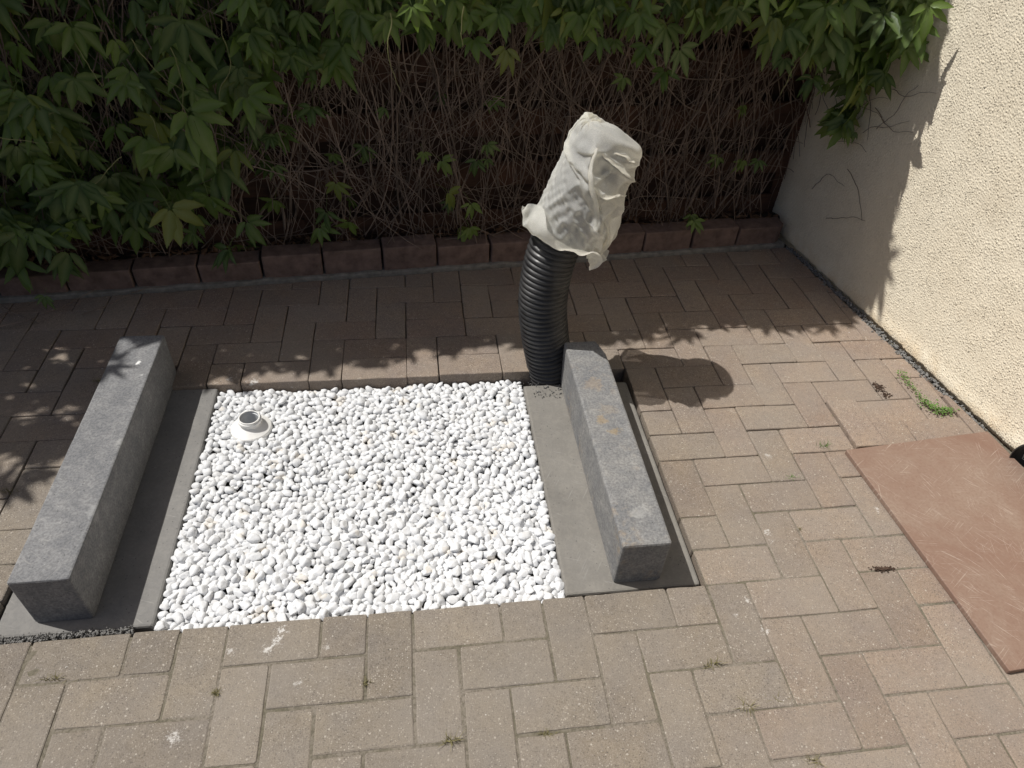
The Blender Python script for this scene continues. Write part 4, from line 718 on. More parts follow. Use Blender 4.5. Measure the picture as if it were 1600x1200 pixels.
# loose pleats of the bag: strips of cloth standing off along the folds
BV = np.array([v.co[:] for v in bag.data.vertices]); _w3 = BV + np.array(base) - CAM; _dz = _w3 @ FWD
BU = np.stack([800 + FPX * (_w3 @ RGT) / _dz, 600 + FPX * (_w3 @ DWN) / _dz], 1)
def skin(u, v):
    d = np.hypot(BU[:, 0] - u, BU[:, 1] - v); near = np.where(d < max(5.0, d.min() + 1.5))[0]; i = near[np.argmin(_dz[near])]
    q = BV[i] - AXS[np.argmin(((AXS - BV[i]) ** 2).sum(1))]; return BV[i], q / np.linalg.norm(q)
def pleat(path, width, lift, side):
    n = 20; L = np.concatenate([[0], np.cumsum([math.hypot(b[0] - a[0], b[1] - a[1]) for a, b in zip(path[:-1], path[1:])])]); tt = np.linspace(0, L[-1], n)
    us = np.interp(tt, L, [p[0] for p in path]); vs = np.interp(tt, L, [p[1] for p in path]); S = [skin(u, v) for u, v in zip(us, vs)]
    P = np.array([a for a, b in S]); Q = np.array([b for a, b in S])
    for _ in range(3): P[1:-1] = (P[:-2] + 2 * P[1:-1] + P[2:]) / 4; Q[1:-1] = (Q[:-2] + 2 * Q[1:-1] + Q[2:]) / 4
    T = np.gradient(P, axis=0); T /= np.linalg.norm(T, axis=1)[:, None]; Sd = np.cross(Q, T) * side; V, F = [], []; m_ = 7
    for i in range(n):
        tp = math.sin(math.pi * (0.08 + 0.84 * i / (n - 1))) ** .6; wob = 1 + .35 * mn.noise(Vector((i * .35, width * 90, 0)))
        for j in range(m_ + 1):
            f = j / m_; V.append(tuple(P[i] - Q[i] * .002 + Sd[i] * width * f * tp * wob + Q[i] * lift * tp * math.sin(math.pi * .62 * f) * wob))
    for i in range(n - 1):
        for j in range(m_): a = i * (m_ + 1) + j; F.append((a, a + m_ + 1, a + m_ + 2, a + 1))
    link('pleat', mesh('pleat', V, F, True), M['fleece'], bag)
pleat([(934, 228), (921, 260), (918, 292), (929, 332), (923, 362)], .014, .016, 1)
pleat([(944, 244), (962, 262), (982, 282)], .016, .014, 1)
pleat([(924, 299), (950, 312), (984, 310)], .020, .013, 1)
pleat([(926, 358), (944, 336), (972, 316)], .014, .011, -1)
pleat([(962, 243), (980, 248), (994, 258)], .013, .014, 1)
pleat([(921, 291), (938, 277), (954, 263)], .010, .007, -1)

# ------------------------------------------------------------------ brick edging below the fence
edging = tag(link('brick_edging', None, loc=(*curb_pt(1.0), 0)), 'row of red brown bricks set on edge at the foot of the fence', 'brick edging')
EO = Vector((*curb_pt(1.0), 0)); erz = math.atan2(CBD[1], CBD[0])
jx = [-1.19, -0.98, -0.765, -0.55, -0.337, -0.122, 0.092, 0.307, 0.521, 0.737, 0.941, 1.146, 1.36, 1.575, 1.775, 1.985, 2.188, 2.40]
for a, b in zip(jx[:-1], jx[1:]):
    mid = (a + b) / 2; L = (b - a) / 2 - 0.003; p = curb_pt(mid, 0.045)
    hgt = random.uniform(0.096, 0.110) + (0.008 if 0.52 < mid < 0.95 else 0) - (0.012 if mid < 0.3 else 0)
    poly = [(-L, -.04), (L, -.04), (L, .04), (-L, .04)]
    if b > 2.39: poly = [(-L, -.04), (L * .72, -.04), (L, -.02), (L, .04), (-L, .04)]
    me = slab_mesh('brick', poly, 0.006, hgt, 0.004, 0.004)
    o = link('brick', me, M['brick'], edging, Vector((p[0], p[1], 0)) - EO)
    o.rotation_euler = (random.gauss(0, .025), random.gauss(0, .008), erz + random.gauss(0, .012))
V, F = [], []; n = 160
for i in range(n + 1):
    x = -1.25 + 3.66 * i / n; a = curb_pt(x, -0.012 + 0.005 * mn.noise(Vector((x * 12, 0, 0)))); b = curb_pt(x, 0.10)
    zt = 0.017 + 0.006 * mn.noise(Vector((x * 14, 5, 0)))
    V += [(a[0], a[1], -0.03), (a[0], a[1] + .001, zt - .004), (a[0], a[1] + .006, zt), (b[0], b[1], zt)]
for i in range(n):
    for k in range(3): F.append((i * 4 + k, i * 4 + 4 + k, i * 4 + 5 + k, i * 4 + 1 + k))
link('mortar_bed', mesh('mortar_bed', [Vector(v) - EO for v in V], F), M['mortar'], edging)

# soil strip between edging and fence with dry leaves
V, F = [], []; n, mm_ = 120, 10
for i in range(n + 1):
    for j in range(mm_ + 1):
        x = -2.6 + 5.1 * i / n; p = curb_pt(x, 0.07 + 0.50 * j / mm_)
        V.append((p[0], p[1], 0.070 + 0.02 * mn.noise(Vector((x * 8, j * .5, 1))) + (0.0 if j else -.05)))
for i in range(n):
    for j in range(mm_): a = i * (mm_ + 1) + j; F.append((a, a + mm_ + 1, a + mm_ + 2, a + 1))
tag(link('soil_strip', mesh('soil_strip', V, F, True), M['soil']), kind='structure')
V, F = [], []
for k in range(900):
    x = random.uniform(-0.9, 2.4); p = curb_pt(x, random.uniform(0.07, 0.16)); z = 0.083 + random.random() * 0.022
    q = Quaternion((random.gauss(0, 1), random.gauss(0, 1), random.gauss(0, 1), random.gauss(0, 1))).normalized(); L = random.uniform(.010, .026); w = L * random.uniform(.25, .5); b0 = len(V)
    for lx, ly, lz in ((-L, 0, 0), (0, -w, L * .3), (L, 0, 0), (0, w, L * .3), (0, 0, -L * .1)):
        v = q @ Vector((lx, ly, lz)); V.append((p[0] + v.x, p[1] + v.y, z + v.z * .6))
    F += [(b0, b0 + 1, b0 + 4), (b0 + 1, b0 + 2, b0 + 4), (b0 + 2, b0 + 3, b0 + 4), (b0 + 3, b0, b0 + 4)]
tag(link('leaf_litter', mesh('leaf_litter', V, F), M['litter']), 'brown dry leaf litter behind the brick edging', 'leaf litter', kind='stuff')

# ------------------------------------------------------------------ wooden fence: boards alternately in front of and behind the posts
FO = 0.155
fence = tag(link('wooden_fence', None, loc=(*curb_pt(0.5, FO), 0)), 'dark brown fence of horizontal wooden boards behind the creeper', 'fence')
FOV = Vector((*curb_pt(0.5, FO), 0))
def board(x0, x1, off, z0, z1, th, mat, name='board'):
    a, b = curb_pt(x0, off), curb_pt(x1, off); c = (a + b) / 2; L = np.linalg.norm(b - a) / 2; hz = (z1 - z0) / 2; ch = .004
    V = []
    for y in (0, th):
        e = 0
        V += [(-L, y, -hz + ch), (-L, y, hz - ch), (L, y, hz - ch), (L, y, -hz + ch)]
    V = []; F = []
    prof = [(0, -hz + ch), (ch, -hz), (th - ch, -hz), (th, -hz + ch), (th, hz - ch), (th - ch, hz), (ch, hz), (0, hz - ch)]
    for x in (-L, L):
        for y, z in prof: V.append((x, y, z))
    for k in range(8): F.append((k, (k + 1) % 8, 8 + (k + 1) % 8, 8 + k))
    F.append(tuple(range(7, -1, -1))); F.append(tuple(range(8, 16)))
    o = link(name, mesh(name, V, F), mat, fence, Vector((c[0], c[1], (z0 + z1) / 2)) - FOV); o.rotation_euler = (random.gauss(0, .004), random.gauss(0, .0015), erz); return o
panels = [(-3.35, -1.43), (-1.41, 0.47), (0.49, 2.40)]
for a, b in panels:
    z = 0.065
    while z < 1.75:
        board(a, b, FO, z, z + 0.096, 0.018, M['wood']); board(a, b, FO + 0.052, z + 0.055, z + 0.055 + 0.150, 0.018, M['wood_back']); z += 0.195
for x in (-3.36, -1.42, 0.48, 2.425):
    o = board(x - .035, x + .035, FO + 0.0195, 0.02, 1.86, 0.031, M['wood'], 'post')
    o.rotation_euler = (0, 0, erz)

# ------------------------------------------------------------------ house wall with roughcast plaster
def bandnoise(nx, ny, step, lam, seed):
    r3 = np.random.default_rng(seed); N = r3.normal(size=(nx, ny)); f = np.fft.fft2(N)
    kx = np.fft.fftfreq(nx, step)[:, None]; ky = np.fft.fftfreq(ny, step)[None, :]; k = np.sqrt(kx ** 2 + ky ** 2)
    f *= np.exp(-((k - 1 / lam) / (0.45 / lam)) ** 2); g = np.fft.ifft2(f).real; return g / g.std()
def wall_grid(y0, y1, z0, z1, step):
    nyy = int(round((y1 - y0) / step)) + 1; nzz = int(round((z1 - z0) / step)) + 1
    yy = np.linspace(y0, y1, nyy); zz = np.linspace(z0, z1, nzz); return yy, zz
WS = 0.0024
yy, zz = wall_grid(0.30, 1.86, -0.02, 1.12, WS)
hgt = 0.00125 * bandnoise(len(yy), len(zz), WS, 0.0060, 5) + 0.00028 * bandnoise(len(yy), len(zz), WS, 0.013, 6) + 0.0003 * bandnoise(len(yy), len(zz), WS, 0.12, 8)
hgt = np.where(hgt > 0, hgt, hgt * 0.55)
ed = np.minimum(np.minimum(np.arange(len(yy))[:, None], (len(yy) - 1 - np.arange(len(yy)))[:, None]), (len(zz) - 1 - np.arange(len(zz)))[None, :])
hgt = hgt * np.clip(ed / 6, 0, 1)
# the plaster coat ends in a ragged edge just above the paving
edge = 0.010 + 0.006 * np.array([mn.noise(Vector((y * 25, 0, 0))) + .6 * mn.noise(Vector((y * 80, 4, 0))) for y in yy])
rec = 1 / (1 + np.exp((zz[None, :] - edge[:, None]) / 0.0018)); hgt = hgt - 0.016 * rec + 0.005 * np.exp(-((zz[None, :] - 0.03) / .03) ** 2)
B = np.array([W0 + WD * ((y - W0[1]) / WD[1]) for y in yy])
Vx = B[:, None, 0] + WN[0] * hgt; Vy = B[:, None, 1] + WN[1] * hgt; Vz = np.broadcast_to(zz[None, :], hgt.shape)
V = np.stack([Vx, Vy, Vz], -1).reshape(-1, 3)
ii, jj = np.meshgrid(np.arange(len(yy) - 1), np.arange(len(zz) - 1), indexing='ij'); a = (ii * len(zz) + jj).ravel(); nz_ = len(zz)
Fq = np.stack([a, a + 1, a + nz_ + 1, a + nz_], 1)
base_n = len(V)
extra = []
def wq(y, z): p = wall_pt(y); return (p[0], p[1], z)
V2 = [wq(-2.5, -.06), wq(0.30, -.06), wq(0.30, 1.12), wq(-2.5, 1.12), wq(1.86, 1.12), wq(1.86, 2.7), wq(-2.5, 2.7), wq(3.5, -.06), wq(1.86, -.06), wq(3.5, 2.7), wq(0.30, 2.7)]
V = np.concatenate([V, np.array(V2)]); b = base_n
F2 = np.array([[b, b + 3, b + 2, b + 1], [b + 3, b + 6, b + 10, b + 2], [b + 2, b + 10, b + 5, b + 4], [b + 8, b + 5, b + 9, b + 7]])
# body of the wall
p0, p1 = wall_pt(-2.5, -0.3), wall_pt(3.5, -0.3)
V = np.concatenate([V, np.array([(p0[0], p0[1], -.06), (p0[0], p0[1], 2.7), (p1[0], p1[1], 2.7), (p1[0], p1[1], -.06)])]); e = b + 11
F2 = np.concatenate([F2, np.array([[b + 6, b + 9, e + 2, e + 1], [b, e, e + 1, b + 6], [b + 7, b + 9, e + 2, e + 3], [e, e + 3, e + 2, e + 1]])])
tag(link('house_wall', mesh_np('house_wall', V, np.concatenate([Fq, F2]), True), M['wall']), 'cream roughcast plaster wall of the house on the right', 'wall')

# ------------------------------------------------------------------ red stone plate and black pipe stub by the wall
sp = [(2.148, -0.185), (2.66, -0.155), (2.588, 0.541), (2.098, 0.498)]
wl_x = [wall_pt(-0.155, 0.004)[0], wall_pt(0.541, 0.004)[0]]
sp = [(2.148, -0.185), (min(2.66, wl_x[0]), -0.155), (min(2.592, wl_x[1]), 0.541), (2.098, 0.498)]
pc = Vector((2.37, 0.17, 0.002))
o = tag(link('stone_plate', slab_mesh('stone_plate', [(x - pc.x, y - pc.y) for x, y in sp], 0.0, 0.0135, 0.0015, 0.002), M['slate'], None, pc),
        'scratched reddish brown stone plate lying on the pavers by the wall', 'stone plate')

pb = wall_pt(0.355, 0.0); V = []; F = []; seg = 40; nr = 40
for i in range(nr + 1):
    t = i / nr; d_ = 0.045 * (1 - t); w = abs(math.sin(math.pi * t * 3.0)); rad = 0.084 + 0.006 * w ** .6
    for k in range(seg):
        a = 2 * math.pi * k / seg; V.append((WN[0] * d_ - WD[0] * rad * math.cos(a), WN[1] * d_ - WD[1] * rad * math.cos(a), rad * math.sin(a)))
for k in range(seg): a = 2 * math.pi * k / seg; V.append((WN[0] * .004 - WD[0] * .076 * math.cos(a), WN[1] * .004 - WD[1] * .076 * math.cos(a), .076 * math.sin(a)))
for i in range(nr):
    for k in range(seg): j = (k + 1) % seg; F.append((i * seg + k, i * seg + j, (i + 1) * seg + j, (i + 1) * seg + k))
b0 = (nr + 1) * seg
for k in range(seg): j = (k + 1) % seg; F.append((k, j, b0 + j, b0 + k))
F.append(tuple(range(b0, b0 + seg)))
tag(link('pipe_stub', mesh('pipe_stub', V, F, True), M['hose'], None, (pb[0], pb[1], 0.034)), 'end of a black corrugated pipe sticking out of the wall above the stone plate', 'pipe')

# ------------------------------------------------------------------ virginia creeper
def leaflet(L, w, fold, droop, n=7, r=None):
    """one serrated leaflet along +x in its own frame: vertices, faces, vein flags"""
    V, F, vein = [], [], []
    for i in range(n + 1):
        t = i / n; x = L * t; prof = (math.sin(math.pi * t ** 0.82) ** 0.85) if 0 < t < 1 else 0.0
        ww = w * prof * (1 - 0.18 * t); zc = -droop * t * t * L
        saw = 1 + (0.10 if i % 2 else -0.05) * (0 < t < 1)
        wl = ww * saw * (1 + r.uniform(-.06, .06)); wr = ww * saw * (1 + r.uniform(-.06, .06)); zz_ = fold * ww
        V += [(x, 0, zc), (x - L * .015, wl, zc + zz_ - .15 * wl * t), (x - L * .015, -wr, zc + zz_ - .15 * wr * t)]; vein += [1.0, 0, 0]
    for i in range(n):
        a = i * 3; F += [(a, a + 3, a + 4, a + 1), (a, a + 2, a + 5, a + 3)]
    return V, F, vein
def make_leaf(seed, nlf=5, nseg=7):
    """palmate leaf hanging from the origin: leaflets fan out in the local x(right)/-z(down) plane, +y is the upper side"""
    r = random.Random(seed); V, F, VE = [], [], []
    angs = {5: r.choice(((-98, -50, 2, 50, 98), (-78, -38, 0, 38, 78), (-70, -30, 4, 48, 96))), 3: (-50, 0, 50), 4: (-80, -30, 26, 62)}[nlf]
    for a in angs:
        k = 1 - abs(a) / 98 * 0.34; L = k * r.uniform(.88, 1.06); w = L * r.uniform(.15, .20); a = R(a + r.uniform(-14, 14))
        lv, lf, ve = leaflet(L, w, r.uniform(.15, .5), r.uniform(.05, .45), nseg, r); b0 = len(V)
        tiltu = r.uniform(.0, .6); r2 = r.uniform(.15, .45)
        for x, y, z in lv:
            x += .07
            # leaflet frame: along = direction in plane, across, normal
            dx, dz = math.sin(a), -math.cos(a); ox, oz = math.cos(a), math.sin(a)
            px = dx * x * math.cos(tiltu) + ox * y; pz = dz * x * math.cos(tiltu) + oz * y; py = z + x * math.sin(tiltu) * (.5 if abs(a) < 1 else .8)
            pz -= r2 * (x ** 2) * abs(math.sin(a))                    # side leaflets droop
            V.append((px, py, pz))
        F += [tuple(i + b0 for i in f) for f in lf]; VE += ve
    # petiole
    pl = r.uniform(.5, .9); b0 = len(V); bend = r.uniform(-.25, .25)
    for i in range(4):
        t = i / 3; c = Vector((bend * t * t, -.25 * t * t, pl * t * .8)); rad = .010
        for k in range(3): an = k * 2.094; V.append((c.x + rad * math.cos(an), c.y + rad * math.sin(an), c.z)); VE.append(1.0)
    for i in range(3):
        for k in range(3): j = (k + 1) % 3; F.append((b0 + i * 3 + k, b0 + i * 3 + j, b0 + i * 3 + 3 + j, b0 + i * 3 + 3 + k))
    return np.array(V), F, VE
LEAVES = [make_leaf(500 + i, (5, 5, 5, 4, 5, 3)[i % 6]) for i in range(12)]
LOW = [make_leaf(500 + i, (5, 5, 5, 4, 5, 3)[i % 6], 3) for i in range(12)]
def add_attrs(me, vein, tone):
    a = me.attributes.new('vein', 'FLOAT', 'POINT'); a.data.foreach_set('value', np.asarray(vein, np.float32))
    a = me.attributes.new('tone', 'FLOAT', 'POINT'); a.data.foreach_set('value', np.asarray(tone, np.float32))
lmesh = []
for k, (v, f, ve) in enumerate(LEAVES):
    me = mesh('leaf', v, f, True); add_attrs(me, ve, [0.0] * len(v)); me.materials.append(M['leaf']); lmesh.append(me)

CO = Vector((*curb_pt(0.8, 0.12), 0.08))
creeper = tag(link('virginia_creeper', None, loc=CO), 'dense virginia creeper with five part leaves and bare stems hanging over the fence', 'climbing plant')
def leaf_rot(spin=0.35, face=None):
    """the upper side looks to the yard and up; the tip hangs down"""
    nrm = Vector((random.gauss(0, .55), -1.0, random.gauss(.35, .4))).normalized() if face is None else Vector(face).normalized()
    down = Vector((random.gauss(0, spin), 0, -1)); down = (down - nrm * down.dot(nrm)).normalized()
    zl = -down; yl = nrm; xl = yl.cross(zl).normalized()
    return Matrix((xl, yl, zl)).transposed()
cand = []     # (priority, position, rotation, size, variant)
def put_px(u, v, size_px, y, pr=1.0, face=None, spin=.3):
    p = at(u, v, y=y); dep = (p - CAM) @ FWD
    cand.append((pr, Vector(p), leaf_rot(spin, face), size_px * dep / FPX, random.choice((0, 1, 2, 4, 6, 7, 8, 10)) if pr >= 3 else random.randrange(12)))
# the leaves that can be told apart in the photo (root of the leaf, leaflet length in pixels, distance)
for (u, v, s, y) in [
    (112, 40, 62, 1.36), (285, 32, 80, 1.34), (295, 175, 84, 1.27), (270, 230, 70, 1.30), (115, 122, 58, 1.38), (137, 232, 52, 1.36), (92, 300, 62, 1.34),
    (30, 170, 70, 1.36), (25, 225, 62, 1.34), (195, 130, 52, 1.36), (265, 325, 72, 1.32), (325, 305, 62, 1.36), (357, 388, 48, 1.36), (385, 345, 48, 1.40),
    (155, 305, 50, 1.38), (30, 365, 72, 1.30), (68, 362, 60, 1.32), (120, 335, 66, 1.34), (52, 255, 50, 1.34), (300, 140, 38, 1.38), (385, 150, 60, 1.40),
    (400, 55, 48, 1.42), (455, 85, 50, 1.36), (535, 70, 62, 1.36), (520, 100, 55, 1.40), (487, 168, 34, 1.50), (445, 195, 28, 1.52), (525, 285, 34, 1.50),
    (510, 330, 38, 1.46), (545, 345, 38, 1.48), (500, 355, 34, 1.46), (520, 240, 26, 1.54), (560, 20, 60, 1.36), (605, 30, 46, 1.38), (470, 20, 52, 1.36),
    (740, 60, 45, 1.44), (790, 75, 50, 1.42), (780, 20, 52, 1.40), (690, 250, 30, 1.56), (745, 250, 30, 1.56), (700, 300, 34, 1.54), (733, 355, 32, 1.42),
    (760, 225, 28, 1.58), (735, 318, 30, 1.52), (905, 20, 62, 1.38), (880, 15, 52, 1.40), (1010, 70, 44, 1.42), (1040, 40, 60, 1.40), (1040, 110, 38, 1.44),
    (1062, 75, 50, 1.42), (960, 60, 30, 1.46), (975, 120, 28, 1.50), (870, 35, 44, 1.42), (935, 55, 44, 1.42), (930, 10, 50, 1.38),
    (1210, 25, 60, 1.40), (1315, 55, 75, 1.40), (1290, 40, 62, 1.42), (1240, 60, 40, 1.44), (1262, 85, 34, 1.46), (1270, 120, 38, 1.46), (1380, 20, 62, 1.38),
    (1430, 35, 62, 1.36), (1425, 75, 52, 1.40), (1370, 70, 46, 1.46), (1350, 135, 44, 1.52), (1330, 175, 44, 1.56), (1315, 190, 40, 1.60), (1375, 95, 42, 1.46),
    (1345, 80, 52, 1.46), (1290, 8, 66, 1.38), (1450, 10, 52, 1.34), (1160, 250, 26, 1.64), (1122, 245, 26, 1.64), (1185, 250, 22, 1.64), (1080, 335, 24, 1.60), (1085, 345, 26, 1.56),
    (1290, 130, 24, 1.55), (1385, 165, 24, 1.50), (1390, 205, 20, 1.50), (70, 462, 26, 1.22), (1225, 90, 34, 1.46), (1160, 165, 22, 1.66), (1000, 20, 50, 1.38), (1085, 15, 55, 1.38), (1150, 10, 45, 1.40)]:
    put_px(u, v, s * .92, y, 3.0)
put_px(643, 8, 44, 1.13, 4.0, (0.1, -1, .5)); put_px(672, -25, 36, 1.12, 4.0)
# fill of the leaf masses seen in the photo
def fill(poly_px, n, y0, y1, s0_, s1_, pr):
    us = [p[0] for p in poly_px]; vs = [p[1] for p in poly_px]; c = 0
    while c < n:
        u = random.uniform(min(us), max(us)); v = random.uniform(min(vs), max(vs)); ins = False
        for i in range(len(poly_px)):
            (ax, ay), (bx, by) = poly_px[i - 1], poly_px[i]
            if (ay > v) != (by > v) and u < (bx - ax) * (v - ay) / (by - ay) + ax: ins = not ins
        if not ins: continue
        y = random.uniform(y0, y1); put_px(u, v, random.uniform(s0_, s1_), y, pr - (y - y0), None, .45); c += 1
fill([(-150, -80), (430, -80), (430, 60), (380, 210), (330, 320), (240, 330), (130, 380), (-150, 400)], 260, 1.42, 1.62, 38, 70, 1.8)
fill([(-150, 100), (110, 150), (140, 330), (60, 400), (-150, 420)], 40, 1.30, 1.45, 40, 66, 1.9)
fill([(-150, 320), (110, 330), (150, 385), (110, 415), (-150, 425)], 26, 1.30, 1.42, 34, 56, 2.2)
fill([(150, 300), (330, 320), (330, 370), (170, 370)], 10, 1.40, 1.50, 30, 46, 2.2)
fill([(380, -80), (780, -80), (760, 30), (560, 60), (430, 110), (380, 100)], 90, 1.40, 1.58, 34, 58, 1.8)
fill([(760, -80), (1200, -80), (1180, 10), (1080, 40), (880, 45), (760, 20)], 70, 1.40, 1.60, 32, 56, 1.8)
fill([(1180, -80), (1500, -80), (1460, 40), (1410, 110), (1330, 130), (1250, 60), (1190, 40)], 110, 1.40, 1.62, 34, 60, 1.8)
fill([(1310, 100), (1410, 90), (1380, 140), (1350, 190), (1300, 210)], 14, 1.50, 1.66, 26, 40, 1.8)
fill([(430, 120), (820, 130), (820, 380), (430, 380)], 16, 1.52, 1.66, 16, 28, 1.5)
fill([(330, 200), (450, 160), (450, 380), (350, 400)], 14, 1.48, 1.62, 22, 36, 1.6)
# canopy over the fence, above the picture
def edge_y(x):      # outer edge of the canopy (from the edge of its shadow on the paving)
    return float(np.interp(x, [-2.6, -1.9, -1.3, -0.95, -0.4, -0.05, 0.45, 0.85, 1.2, 1.6, 2.5], [1.02, 0.86, 0.92, 1.31, 1.36, 1.46, 1.42, 1.55, 1.48, 1.57, 1.58]))
def in_wall(x, y): return x > wall_pt(y, 0.03)[0]
for k in range(3900):
    x = random.uniform(-3.2, 2.45); f = random.random() ** 0.95
    z = random.uniform(1.72, 2.12); y = edge_y(x) + 0.02 + (2.15 - edge_y(x)) * f
    z -= 0.25 * max(0, 0.25 - (y - edge_y(x))) * random.random()
    if in_wall(x, y): continue
    cand.append((0, Vector((x, y, z)), leaf_rot(.5, (random.gauss(-.2, .4), random.gauss(-.3, .4), 1)), random.uniform(.075, .125), random.randrange(12)))
for k in range(1500):      # curtain between canopy and picture, and left of the picture
    x = random.uniform(-3.2, 2.45); z = random.uniform(0.98, 1.75)
    fy = max(1.30, edge_y(x) - 0.04) if x > -1.1 else edge_y(x) + 0.1
    y = fy + random.random() ** 1.3 * 0.28 + max(0, (1.75 - z)) * 0.02
    if in_wall(x, y): continue
    cand.append((0, Vector((x, y, z)), leaf_rot(.4), random.uniform(.07, .12), random.randrange(12)))
for k in range(420):
    x = random.uniform(-3.2, -0.62); z = random.uniform(0.12, 1.0); y = random.uniform(1.24, 1.5)
    cand.append((0, Vector((x, y, z)), leaf_rot(.4), random.uniform(.06, .11), random.randrange(12)))
for k in range(1500):      # unseen leaves added behind the fence to block sun through its gaps
    x = random.uniform(-3.2, 2.45); q = curb_pt(x, FO + random.uniform(.10, .26)); z = random.uniform(0.05, 1.85)
    if in_wall(q[0], q[1]): continue
    cand.append((0, Vector((q[0], q[1], z)), leaf_rot(.5, (random.gauss(0, .4), 1, .4)), random.uniform(.08, .13), random.randrange(12)))
cand.sort(key=lambda c: -c[0])
LV, LF4, VE, TN = [], [], [], []; nb = 0; n_single = 0
for pr, p, rot, size, vi in cand:
    if in_wall(p.x + size * .3, p.y): p = p.copy(); p.x = wall_pt(p.y, 0.03)[0] - size * .4
    if n_single < 300 and pr > 0:
        o = link('leaf', lmesh[vi], None, creeper, p - CO); o.rotation_mode = 'QUATERNION'; o.rotation_quaternion = rot.to_quaternion(); o.scale = (size, size, size); n_single += 1
    else:
        v, f, ve = (LEAVES if pr > 0 else LOW)[vi]; vv = (v * size) @ np.array(rot).T + np.array(p - CO)
        LV.append(vv); LF4.append(np.array(f) + nb); nb += len(vv); VE += ve; TN.append(np.full(len(vv), random.random()))
me = mesh_np('foliage', np.concatenate(LV), np.concatenate(LF4), True); add_attrs(me, VE, np.concatenate(TN))
tag(link('foliage', me, M['leaf'], creeper), kind='stuff')

# bare stems
def tube_np(P, r0, r1, sides=4):
    P = np.asarray(P); n = len(P); T = np.gradient(P, axis=0); T /= np.linalg.norm(T, axis=1)[:, None] + 1e-9
    up = np.array([0.3, 1.0, 0.2]); A = np.cross(T, up); A /= np.linalg.norm(A, axis=1)[:, None] + 1e-9; B_ = np.cross(T, A)
    rr = np.linspace(r0, r1, n)[:, None]; rings = [P + rr * (math.cos(a) * A + math.sin(a) * B_) for a in np.arange(sides) * 2 * math.pi / sides]
    V = np.stack(rings, 1).reshape(-1, 3); i, k = np.meshgrid(np.arange(n - 1), np.arange(sides), indexing='ij'); j = (k + 1) % sides
    F = np.stack([i * sides + k, i * sides + j, (i + 1) * sides + j, (i + 1) * sides + k], -1).reshape(-1, 4); return V, F
SV, SF = [], []; nb = 0
def add_stem(P, r0, r1):
    global nb
    v, f = tube_np(np.array(P) - np.array(CO), r0, r1); SV.append(v); SF.append(f + nb); nb += len(v)
for k in range(1500):
    x = random.uniform(-1.3, 2.42); z = random.uniform(0.35, 1.5) if k % 3 else random.uniform(1.0, 1.5); L = random.uniform(0.35, 1.1)
    off = FO - 0.012 - abs(random.gauss(0, .055)); n = 22; P = []; ang = random.gauss(0, .30); ca = random.gauss(0, .10)
    if x > 1.6: ang -= 0.25 * random.random()
    cx_, cz_ = x, z; ph = random.uniform(0, 9); s = L / n
    for i in range(n):
        ang += ca * .25 + random.gauss(0, .09); cx_ += math.sin(ang) * s; cz_ -= math.cos(ang) * s
        if cz_ < 0.09: break
        o_ = off + 0.014 * math.sin(ph + i * .35) ; o_ = min(o_, FO - .006); q = curb_pt(cx_, o_)
        if in_wall(q[0] + .01, q[1]): break
        P.append((q[0], q[1], cz_))
    if len(P) > 4: r_ = random.choice((.0011, .0014, .0018, .0022, .0030)); add_stem(P, r_, r_ * .7)
for k in range(150):      # stems running sideways
    x = random.uniform(-1.2, 2.1); z = random.uniform(0.12, 0.95); ang = random.gauss(0, .45); P = []; s = random.uniform(.012, .03); off = FO - .02 - abs(random.gauss(0, .05))
    for i in range(22):
        ang += random.gauss(-.02, .1); x += math.cos(ang) * s; z += math.sin(ang) * s; q = curb_pt(x, min(off + .015 * math.sin(i * .4 + k), FO - .006))
        if z < .09 or in_wall(q[0] + .01, q[1]): break
        P.append((q[0], q[1], z))
    if len(P) > 4: add_stem(P, .0016, .0011)
for k in range(26):       # a few thick old stems
    x = random.uniform(-.6, 2.35); ang = random.gauss(0, .2); P = []; z = random.uniform(.09, .12); off = FO - .03 - random.random() * .03
    for i in range(30):
        ang += random.gauss(0, .12); x += math.sin(ang) * .04; z += math.cos(ang) * .04; q = curb_pt(x, off + .01 * math.sin(i * .5 + k))
        if in_wall(q[0] + .02, q[1]): break
        P.append((q[0], q[1], z))
    if len(P) > 4: add_stem(P, .0042, .0026)
for pl in ([(-10, 512), (45, 500), (100, 478), (150, 452)], [(-10, 495), (40, 478), (85, 462)], [(128, 492), (165, 478), (205, 458), (235, 448)], [(60, 505), (20, 488), (-10, 470)], [(215, 455), (330, 420), (360, 415)]):
    add_stem([at(u, v, z=.012 + .012 * (i % 2)) for i, (u, v) in enumerate(pl)], .0022, .0012)
